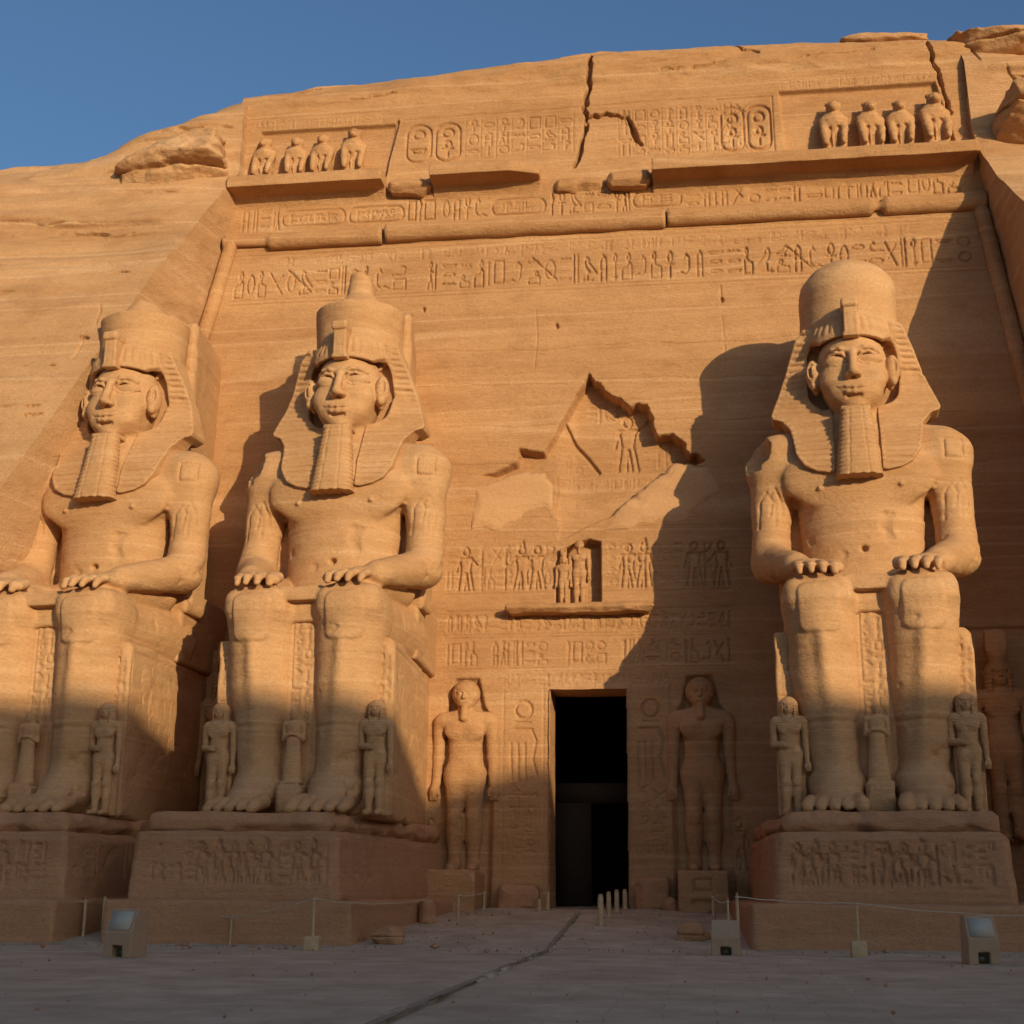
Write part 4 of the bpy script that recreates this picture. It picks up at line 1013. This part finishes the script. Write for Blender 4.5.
def pedestal(name, x0, x1, label, seed, xs0, xs1, sp=1.):
    t = thing(name, label, 'pedestal', ((x0+x1)/2, -12.9, .4), group='statue pedestals')
    ox, oy, oz = t.location
    c = Canvas(x0-1, x1+1, 1, 5, .04); rn = random.Random(seed)
    c.line([(x0+.5, 2.35), (x1-.5, 2.35)], .06, .06); c.line([(x0+.5, 3.95), (x1-.5, 3.95)], .06, .05)
    u = x0+.8; i = 0
    while u < x1-.7:
        if rn.random() < .6: figure(c, u, 2.4, 1.38, rn.choice((-1, 1)), .075, .13, i % 3); u += .55
        else: glyphs(c, u, u+.5, 3.15, 3.8, seed+i, .065, .11); glyphs(c, u, u+.5, 2.42, 3.1, seed+i+60, .065, .11); u += .58
        i += 1
    sv = Canvas(-14, 2, 1, 5, .05); glyphs(sv, -12.3, -8, 2.5, 3.8, seed+50, .08, .05, .8); glyphs(sv, -8, -1, 2.5, 3.8, seed+51, .07, .04, .4)
    def mk(nm, *a, **k):
        o = put(nm, sdf_box(nm, *a, **k), M_PED, t); o.location = (-ox, -oy, -oz)
    mk('relief_block', x0, x1, -12.85, .3, 1.6, 4.12, h=.07, r=.08, nz=.06, nf=1.0, front=c, side=sv, dmg=.16, batter=.05, seed=seed, taper=-.10*sp)
    mk('base_step', xs0, xs1, -13.75, .2, .1, 1.86, h=.085, r=.06, nz=.05, nf=.9, dmg=.12, batter=.02, seed=seed+2, taper=-.12*sp)
    mk('foot_slab', x0+.35, x1-.3, -12.45, .25, 4.0, 4.78, h=.075, r=.1, nz=.10, nf=.9, dmg=.32, seed=seed+4, taper=-.13*sp)
    return t
pedestal('carved_pedestal', 7.15, 14.75, 'carved stone pedestal under the seated king right of the door', 11, 6.35, 20.5, .3)
pedestal('carved_pedestal', -14.5, -7.15, 'carved stone pedestal under the seated king just left of the door', 23, -14.95, -6.45)
pedestal('carved_pedestal', -24.5, -16.75, 'carved stone pedestal under the leftmost king, running out of the picture', 37, -27, -16.6)

# ------------------------------------------------------------------ lesser statues
def human_mesh(H, wig, arms, robe=False, h=None, crown=False):
    """standing figure of height 8 before scaling, facing -y, back against a slab"""
    h = h or .045
    g = Grid((-1.6, -1.3, -.05), (1.6, .75, 9.6 if crown else 8.35), h)
    if robe:
        g.cap((0, 0, .2), (0, .05, 4.6), 1.12, .72, k=.2, sc=(1, .7, 1)); g.cap((0, .05, 4.6), (0, .05, 5.9), .74, .86, k=.2, sc=(1, .62, 1))
        g.box((-1.1, -.8, -.05), (1.1, .7, .25), .05, k=.1)
    else:
        for s in (-1, 1):
            fy = -.16 if s < 0 else .0
            g.cap((.36*s, fy, .35), (.36*s, fy+.02, 2.1), .24, .34, k=.12); g.cap((.36*s, fy+.02, 2.1), (.38*s, 0, 4.1), .30, .43, k=.15)
            g.ell((.37*s, fy+.08, 1.55), (.33, .36, .7), k=.15)
            g.cap((.37*s, fy+.1, .2), (.40*s, fy-.75, .14), .24, .17, k=.12, sc=(1.15, 1, 1))
            g.ell((.36*s, fy-.28, 2.2), (.24, .14, .28), k=.12)
        g.cap((0, 0, 3.95), (0, .02, 4.9), .74, .56, k=.22, sc=(1, .62, 1)); g.cap((0, .02, 4.9), (0, 0, 6.0), .56, .82, k=.22, sc=(1, .6, 1))
        for s in (-1, 1): g.ell((.40*s, -.34, 5.78), (.38, .18, .32), k=.2)
    g.cap((-.85, .05, 6.3), (.85, .05, 6.3), .36, .36, k=.25)
    for s in (-1, 1):
        g.cap((1.02*s, .05, 6.2), (1.08*s, .08, 4.75), .28, .22, k=.10)
        if arms == 'down' or (arms == 'one' and s > 0):
            g.cap((1.08*s, .08, 4.75), (1.12*s, -.1, 3.55), .22, .16, k=.1)
            g.ell((1.17*s, -.15, 3.28), (.21, .26, .34), k=.06)
            for q in range(4): g.cap((1.17*s+(q-1.5)*.09, -.28, 3.2), (1.17*s+(q-1.5)*.085, -.22, 2.92), .055, .05, k=.03)
            g.cap((1.0*s, -.34, 3.35), (.98*s, -.36, 3.08), .065, .05, k=.03)
        else:
            g.cap((1.08*s, .08, 4.75), (.35*s, -.55, 4.62 if not robe else 5.2), .27, .19, k=.1)
            g.ell((.22*s, -.62, 4.62 if not robe else 5.2), (.24, .16, .19), k=.08)
            for q in range(4): g.cap((.2*s, -.74, 4.50+q*.09+(.58 if robe else 0)), (-.05*s, -.76, 4.48+q*.09+(.58 if robe else 0)), .05, .045, k=.02)
    g.cap((0, .05, 6.4), (0, .0, 6.9), .30, .30, k=.12)
    g.ell((0, -.05, 7.35), (.44, .5, .58), k=.1)
    g.ell((0, -.28, 7.08), (.30, .24, .28), k=.12)
    for s in (-1, 1):
        g.ell((.18*s, -.53, 7.42), (.13, .08, .06), 's', .05); g.ell((.18*s, -.49, 7.42), (.10, .06, .045), k=.02); g.cap((.06*s, -.54, 7.52), (.32*s, -.46, 7.52), .035, .03, k=.03)
    g.cap((0, -.53, 7.46), (0, -.62, 7.24), .055, .075, k=.04); g.cap((-.13, -.52, 7.07), (.13, -.52, 7.07), .045, .045, k=.03)
    if wig == 'long':
        g.op(lambda x, y, z: np.maximum(np.maximum((np.sqrt((x/.66)**2+((y-.05)/.58)**2+(np.maximum(z-7.35, 0)/.66)**2)-1)*.6, 5.75-z), -(np.maximum(np.maximum(np.abs(x)-.36, y+.2), np.abs(z-7.0)-.55))), (-.7, -.6, 5.7), (.7, .7, 8.05), 'u', .05)
        g.op(lambda x, y, z: .018*np.sin(z*34)*(z > 5.6)*(z < 7.5)*(np.abs(x) > .3), (-.8, -.7, 5.7), (.8, .7, 8), 'add', 0, 0)
    elif wig == 'short':
        g.op(lambda x, y, z: np.maximum(np.maximum((np.sqrt((x/.56)**2+((y-.06)/.58)**2+((z-7.45)/.62)**2)-1)*.55, 6.75-z), -np.maximum(np.maximum(np.abs(x)-.37, y+.22), z-7.62)), (-.6, -.6, 6.7), (.6, .7, 8.1), 'u', .04)
        g.cap((0, -.45, 6.8), (0, -.5, 6.35), .13, .17, k=.05)
    if wig == 'lock': g.cap((.42, 0, 7.3), (.52, .0, 6.5), .18, .14, k=.05)
    if crown:
        g.cap((0, .05, 7.9), (0, .08, 8.3), .40, .46, k=.05); g.box((-.5, -.2, 8.3), (.5, .3, 9.4), .15, k=.08)
    if not robe: g.box((-.95, .25, -.05), (.95, .7, 6.2), .06, k=.06)            # slab at the back
    g.full(lambda x, y, z: -.03*fbm(x*2.0, y*2.0, z*2.5, 4)-.012*fbm(x*.6, y*.6, z*9, 2))
    return g.mesh('figure')
HM = dict(stand=human_mesh(8, 'short', 'down'), queen=human_mesh(8, 'long', 'one'), prince=human_mesh(8, 'lock', 'fold', True), goddess=human_mesh(8, 'long', 'down', False, None, True))
def small_statue(name, mesh, label, cat, loc, rotz, hgt, mat=M_STATUE, group=None, block=None, wide=1.):
    s = hgt/8
    t = thing(name, label, cat, loc, rotz, group)
    put('figure', mesh, mat, t, (0, 0, 0), 0, (s*wide, s, s))
    if block:
        w_, d_, b_ = block
        o = put('plinth', sdf_box('plinth', -w_, w_, -d_, d_*.8, -b_, .02, .05, .05, .05, 1.5, dmg=.15, seed=hash(label) % 50 if False else len(label)), mat, t)
    return t
def local(axis, x, y, z):
    X0, a = AX[axis]; return (X0+x*math.cos(a)-y*math.sin(a), x*math.sin(a)+y*math.cos(a), SOLE+z), a
# figures in the niche over the door
for u, sc_ in ((-.12, .37), (-.82, .28)):
    put('niche_figure', HM['stand'] if sc_ > .3 else HM['goddess'], M_FACADE, FAC, (u, .95, 14.38), 0, (sc_*1.05, sc_, sc_))
# figures flanking the door
small_statue('standing_statue', HM['stand'], 'tall standing figure with arms at its sides, left of the door', 'statue', (-5.1, .55, 2.95), 0, 8.05, M_FACADE, 'standing figures flanking the door', None, 1.1)
small_statue('standing_statue', HM['stand'], 'tall standing figure with arms at its sides, in shade right of the door', 'statue', (5.05, .55, 2.95), 0, 8.05, M_FACADE, 'standing figures flanking the door', None, 1.1)
for x0, x1, y0, lab in ((-6.45, -4.2, -2.2, 'block plinth under the standing figure left of the door'), (3.95, 5.95, -2.2, 'block plinth under the standing figure right of the door, with carved front')):
    c = Canvas(x0-1, x1+1, 0, 4, .05)
    if x0 > 0:
        m = (x0+x1)/2; c.line([(m-.35, 2.2), (m+.35, 2.2), (m+.35, 2.6), (m-.35, 2.6), (m-.35, 2.2)], .1, .12); c.poly([(m-.45, 1.6), (m+.45, 1.6), (m+.45, 1.85), (m-.45, 1.85)], .12, .05)
    tag(put('statue_plinth', sdf_box('statue_plinth', x0, x1, y0, .8, 1.0, 2.98, .06, .05, .05, 1.2, front=c, dmg=.15, seed=int(x0)), M_FACADE), lab, 'plinth')
Q = 'small royal statues around the legs'
for ax, nm in (('left', 'leftmost king'), ('mid', 'king just left of the door'), ('right', 'king right of the door')):
    for s, side in ((-1, 'left'), (1, 'right')):
        if ax == 'left' and s < 0: continue
        l, a = local(ax, 3.0*s+(-.05 if s < 0 else 0), -9.35, .05)
        small_statue('queen_statue', HM['queen'], f'small long wigged woman at the {side} leg of the {nm}', 'statue', l, a, 4.15, M_STATUE, Q)
    l, a = local(ax, -.05, -9.65, 1.15)
    small_statue('prince_statue', HM['prince'], f'tiny robed figure between the legs of the {nm}', 'statue', l, a, 2.75, M_STATUE, Q, (.5, .45, 1.15))
small_statue('wall_goddess', HM['goddess'], 'tall dim woman carved on the wall right of the right king', 'statue', (17.3, -.2, 4.2), 0, 7.3, M_FACADE, 'tall women carved in the shade')
small_statue('wall_goddess', HM['goddess'], 'tall dim woman carved in the dark gap between the two left kings', 'statue', (-15.5, -1.0, 4.2), 0, 7.2, M_FACADE, 'tall women carved in the shade')
tag(put('wall_slab', sdf_box('wall_slab', -16.7, -14.3, -.6, .9, 1.2, 12.4, .09, .06, .05, 1.0), M_FACADE), 'upright stone slab behind the dim woman between the two left kings', 'slab')

def baboon_mesh():
    g = Grid((-.85, -1.0, -.05), (.85, .6, 2.95), .033)
    for s in (-1, 1):
        g.cap((.27*s, -.25, .12), (.29*s, -.36, .95), .19, .24, k=.08); g.ell((.30*s, -.50, .14), (.19, .34, .15), k=.08)
        g.cap((.44*s, -.12, 1.85), (.40*s, -.42, 1.2), .19, .15, k=.08); g.cap((.40*s, -.42, 1.2), (.36*s, -.62, .62), .14, .13, k=.08)
        g.ell((.25*s, -.12, 2.62), (.10, .09, .10), k=.05)
    g.cap((0, 0, .3), (0, 0, 1.7), .46, .46, k=.15, sc=(1, .85, 1))
    g.ell((0, -.05, 1.75), (.55, .48, .60), k=.12); g.ell((0, -.14, 2.42), (.31, .33, .31), k=.08); g.ell((0, -.46, 2.28), (.17, .22, .15), k=.06)
    for s in (-1, 1): g.ell((.12*s, -.44, 2.46), (.06, .06, .045), 's', .03); g.box((.17*s-.05, -.72, .5), (.17*s+.05, -.34, 1.45), .03, 's', .05)
    g.box((-.55, -.72, -.05), (.55, .5, .12), .04, k=.05)
    g.full(lambda x, y, z: -.07*fbm(x*2.4, y*2.4, z*2.4, 4))
    return g.mesh('baboon')
BAB = baboon_mesh()
names = ['leftmost', 'second from left', 'third from left', 'rightmost']
for side, xs, z, hs in (('left', (-16.25, -14.6, -13.2, -11.6), 36.68, (1.0, .97, 1.0, 1.08)), ('right', (12.35, 14.05, 15.5, 17.1), 36.28, (1.16, 1.12, 1.10, 1.2))):
    for i, (x, s) in enumerate(zip(xs, hs)):
        o = put('baboon_statue', BAB, M_FACADE, None, (x, K*z+.12, z), R((-6, 4, -3, 5)[i]), s)
        tag(o, f'weathered carved baboon, {names[i]} of the four on the {side} cornice', 'statue', 'carved baboons on the cornice')

# ------------------------------------------------------------------ visitors' fittings
def tube(pts, r, n=6):
    P = np.array(pts, float); T = np.gradient(P, axis=0); T /= np.linalg.norm(T, axis=1)[:, None]+1e-9
    up = np.array((0, 0, 1.)); A = np.cross(T, up); bad = np.linalg.norm(A, axis=1) < .2; A[bad] = np.cross(T[bad], np.array((1., 0, 0)))
    A /= np.linalg.norm(A, axis=1)[:, None]; B = np.cross(T, A)
    a = np.linspace(0, 2*math.pi, n, endpoint=False); r = np.broadcast_to(np.asarray(r, float), (len(P),))
    V = P[:, None]+r[:, None, None]*(A[:, None]*np.cos(a)[None, :, None]+B[:, None]*np.sin(a)[None, :, None])
    i = np.arange(len(P)-1)[:, None]*n; j = np.arange(n)[None]; j2 = (j+1) % n
    F1 = np.stack([i+j, i+j2, i+n+j2, i+n+j], -1).reshape(-1, 4)
    V = V.reshape(-1, 3)
    if n % 2 == 0:
        caps = []
        for b, fl in ((0, False), ((len(P)-1)*n, True)):
            for k in range(1, n//2): q = [b+k-1 if k > 1 else b, b+k, b+n-1-k, b+n-k if k > 1 else b+n-1]; caps.append(q[::-1] if fl else q)
        F1 = np.concatenate([F1, np.array(caps)])
    return V, F1
def bbox_mesh(name, *boxes, bev=.015):
    V, Fq = joinm([box_vf(*b) for b in boxes]); me = mesh_np(name, V, Fq, False); return me
def bevel(o, w_=.015):
    m = o.modifiers.new('bevel', 'BEVEL'); m.width = w_; m.segments = 2; return o
def lean_post(h_, r_, lean=(0, 0), n=8):
    zs = np.linspace(0, h_, 8); pts = [(lean[0]*z/h_, lean[1]*z/h_, z) for z in zs]
    rr = [r_*(1.05-.1*k/7) for k in range(8)]; rr[-1] *= .7
    return tube(pts, rr, n)
def rope_post(x, y, h_, label, r_=.045, base=None, lean=(0, 0)):
    z = float(gz(y)); t = thing('rope_post', label, 'post', (x, y, z), 0, 'posts of the rope barrier')
    V, Fq = lean_post(h_, r_, lean); put('post', mesh_np('post', V, Fq), M_WOOD, t)
    ring = [(lean[0]+.06*math.cos(a), lean[1]+.06*math.sin(a), h_-.12) for a in np.linspace(0, 2*math.pi, 12)]
    V, Fq = tube(ring, .02); put('rope_eye', mesh_np('rope_eye', V, Fq), M_ROPE, t)
    if base: bevel(put('base', bbox_mesh('base', (-base[0], base[0], -base[0], base[0], -.05, base[1])), M_BOX if base[0] > .25 else M_WOOD, t), .03)
    return (x+lean[0], y+lean[1], z+h_-.12)
tops = {}
tops['a'] = rope_post(-6.75, -17.3, 1.62, 'wooden rope post on a square block before the middle left pedestal', .045, (.23, .42))
tops['b'] = rope_post(9.25, -17.2, 1.6, 'wooden rope post on a square block before the right pedestal', .045, (.22, .44))
tops['c'] = rope_post(5.87, -16.8, 1.75, 'tall pale rope post behind the tan lamp box at the corner of the right pedestal', .05)
tops['c2'] = rope_post(5.62, -15.6, 1.6, 'thin pale rope post paired behind the tall pale post', .04)
tops['d'] = rope_post(5.28, -6.6, 1.1, 'short rope post in front of the right standing figure', .06)
tops['e'] = rope_post(-10.43, -13.9, .98, 'thin leaning rope stake against the middle left pedestal', .03, None, (.03, 0))
tops['f'] = rope_post(-16.2, -12.2, 1.3, 'dark rope post in the gap between the two left pedestals', .06)
tops['f2'] = rope_post(-15.6, -12.0, 1.35, 'second dark rope post in the gap nearer the middle pedestal', .06)
tops['g'] = rope_post(-4.41, -4.9, .95, 'short rope post in front of the left standing figure', .06)
tops['h'] = rope_post(-3.85, -1.9, .8, 'short rope post beside the low slabs left of the door', .05)
tops['i'] = rope_post(-5.3, -6.9, .95, 'rope post beside the stone block at the pedestal corner', .05)
def rope(p, q, sag, label, r_=.016):
    pts = [(p[0]+(q[0]-p[0])*t, p[1]+(q[1]-p[1])*t, p[2]+(q[2]-p[2])*t-sag*4*t*(1-t)+.01*math.sin(t*23)) for t in np.linspace(0, 1, 30)]
    V, Fq = tube(pts, r_); tag(put('rope', mesh_np('rope', V, Fq), M_ROPE), label, 'rope', 'ropes of the barrier')
rope((-25, -15.5, 1.55), tops['f'], .12, 'slack rope along the leftmost pedestal')
rope(tops['f2'], tops['e'], .1, 'rope from the dark gap to the leaning stake on the left')
rope(tops['e'], tops['a'], .06, 'rope from the leaning stake to the block based post on the left')
rope(tops['a'], tops['i'], .14, 'rope from the left block based post back to the pedestal corner')
rope(tops['g'], tops['h'], .05, 'short rope left of the door')
rope(tops['c'], tops['b'], .05, 'rope from the tall pale post to the right block based post')
rope(tops['b'], (17, -18.5, 1.75), .2, 'rope from the right block based post out of the picture')
rope(tops['c2'], tops['d'], .10, 'rope running back to the right standing figure')
def lamp_box(x, y, w_, h_, rz, label, plate=True):
    t = thing('floodlight_box', label, 'lamp box', (x, y, float(gz(y))-.01), rz, 'floodlight boxes before the pedestals')
    d_ = w_*.85; hw = w_/2
    # housing: upright body with a sloping front top and an opening low in the front
    v = []; f = []
    prof = [(-d_/2, 0), (-d_/2-.0, h_*.52), (-d_*.12, h_), (d_/2, h_*.98), (d_/2, 0)]
    n = len(prof)
    for s in (-1, 1): v += [(s*hw, p[0], p[1]) for p in prof]
    g = Grid((-hw-.1, -d_/2-.1, -.05), (hw+.1, d_/2+.1, h_+.1), .025)
    P = np.array(prof)
    yy, zz = g.ax[1], g.ax[2]; s2 = polysd(yy[:, None], zz[None], P).astype(np.float32)
    g.op(lambda x_, y_, z_: np.maximum(s2[None], np.abs(x_)-hw*(1-.06*z_/h_)), g.lo, (hw+.1, d_/2+.1, h_+.1), 'u', .02, 0)
    g.box((-hw*.36, -d_, .03), (hw*.36, -d_*.1, h_*.26), .02, 's', .02)
    g.full(lambda x_, y_, z_: -.012*fbm(x_*5, y_*5, z_*5, 3))
    put('housing', g.mesh('housing'), M_BOX, t)
    put('lamp', bbox_mesh('lamp', (-hw*.3, hw*.3, -d_*.22, -d_*.12, .06, h_*.2)), M_LAMP, t)
    if plate:
        a = np.array((-d_/2, h_*.52)); b = np.array((-d_*.12, h_)); nrm = np.array((-(b-a)[1], (b-a)[0])); nrm /= np.linalg.norm(nrm)
        q0 = a+(b-a)*.10; q1 = a+(b-a)*.86; V = []
        for off in (.0, .03):
            for (p, s) in ((q0, -1), (q0, 1), (q1, 1), (q1, -1)): V.append((s*hw*.74, p[0]+nrm[0]*off, p[1]+nrm[1]*off))
        put('plate', mesh_np('plate', V, [(4, 5, 6, 7), (0, 1, 5, 4), (1, 2, 6, 5), (2, 3, 7, 6), (3, 0, 4, 7)], False), M_PLATE, t)
    return t
lamp_box(-10.6, -22.2, .9, 1.28, R(-14), 'tan floodlight box with a pale sloping plate at the left, before the pedestal gap')
lamp_box(12.0, -20.5, .82, 1.24, R(6), 'tan floodlight box with a pale sloping plate at the far right')
lamp_box(5.5, -17.3, .84, 1.0, R(-4), 'low tan floodlight box without a plate beside the tall pale post', False)
for x, y, h_, wd in ((1.22, -7.3, 1.12, 'nearest'), (1.34, -4.45, .98, 'second nearest'), (1.54, -2.5, .9, 'third'), (1.80, -1.3, .82, 'farthest')):
    z = float(gz(y)); t = thing('wooden_bollard', f'{wd} of four pale wooden stakes in a row at the door', 'bollard', (x, y, z), 0, 'stakes at the door')
    V, Fq = lean_post(h_, .11 if wd == 'nearest' else .095); put('post', mesh_np('post', V, Fq), M_WOOD, t)
    put('foot', bbox_mesh('foot', (-.2, .2, -.2, .2, -.02, .05)), M_BOX, t)
for x, y, h_, lb in ((-1.3, -1.6, .75, 'short wooden stake at the left door jamb'), (-1.6, -2.1, .5, 'low stub of a stake left of the door jamb stake')):
    z = float(gz(y)); t = thing('wooden_stake', lb, 'stake', (x, y, z), 0)
    V, Fq = lean_post(h_, .08, (.02, 0)); put('post', mesh_np('post', V, Fq), M_WOOD, t); put('foot', bbox_mesh('foot', (-.15, .15, -.15, .15, -.02, .05)), M_BOX, t)
def rock(x, y, r, seed, label, name='loose_rock', mat=M_PED):
    z = float(gz(y)); o = boulder(name, (0, 0, r[2]*.72), r, seed, label, .035, sc=1.6); o.location = (x, y, z-.03); o.data.materials[0] = mat; o['category'] = 'rock'
    return o
rock(-5.4, -13.0, (.5, .42, .34), 41, 'pale loose rock on the ground right of the middle left pedestal')
rock(4.45, -11.3, (.42, .4, .36), 47, 'loose rock on the ground left of the right pedestal')
rock(4.95, -11.0, (.16, .16, .12), 53, 'small stone just right of the loose rock near the right pedestal')
def build_gravel():
    rr = np.random.RandomState(5); parts = []
    base = np.array([(0, 0, 1), (1, 0, 0), (0, 1, 0), (-1, 0, 0), (0, -1, 0), (0, 0, -.6)], float)
    fq = np.array([(0, 1, 2, 2), (0, 2, 3, 3), (0, 3, 4, 4), (0, 4, 1, 1), (5, 2, 1, 1), (5, 3, 2, 2), (5, 4, 3, 3), (5, 1, 4, 4)])
    V = []; T = []; n = 0
    for i in range(620):
        if i < 330: x = rr.uniform(-26, 22); y = -14.6-abs(rr.normal(0, 1.3))
        elif i < 500: x = rr.uniform(-6.5, 6); y = rr.uniform(-13, -2); x = x if abs(x) > 2.5 else x*2.2
        else: x = rr.uniform(-22, 20); y = rr.uniform(-40, -15)
        r_ = abs(rr.normal(0, .022))+.012
        if rr.rand() < .03: r_ *= 2.5
        b = base*r_*rr.uniform(.6, 1.4, (6, 3)); a = rr.uniform(0, 6.3); c_, s_ = math.cos(a), math.sin(a)
        b = np.stack([b[:, 0]*c_-b[:, 1]*s_, b[:, 0]*s_+b[:, 1]*c_, b[:, 2]], 1)+np.array([x, y, float(gz(y))+.25*r_+.02])
        V.append(b); T.append(fq[:, :3]+n); n += 6
    tag(put('gravel', mesh_np('gravel', np.concatenate(V), np.concatenate(T), False), M_PED), 'loose stone chips and gravel scattered over the shaded forecourt', 'gravel', None, 'stuff')
build_gravel()
def slab(x0, x1, y0, y1, h_, label, seed, cat='stone block'):
    z = float(gz((y0+y1)/2)); tag(put('stone_block', sdf_box('stone_block', x0, x1, y0, y1, z-.2, z+h_, .05, .05, .06, 1.6, dmg=.2, seed=seed), M_PED), label, cat)
slab(-5.55, -4.9, -7.1, -6.5, .95, 'upright worn stone block at the corner of the middle left pedestal', 3)
slab(-3.45, -1.75, -.95, .1, .95, 'low stone slab along the foot of the wall left of the door', 5)
slab(2.2, 3.6, -.95, .1, 1.25, 'stepped stone block along the foot of the wall right of the door', 7)
slab(3.3, 3.95, -1.6, -.9, .5, 'small stone block before the right standing figure plinth', 9)
slab(-6.5, -5.7, -4.6, -3.4, .5, 'low broken block before the left standing figure plinth', 13)
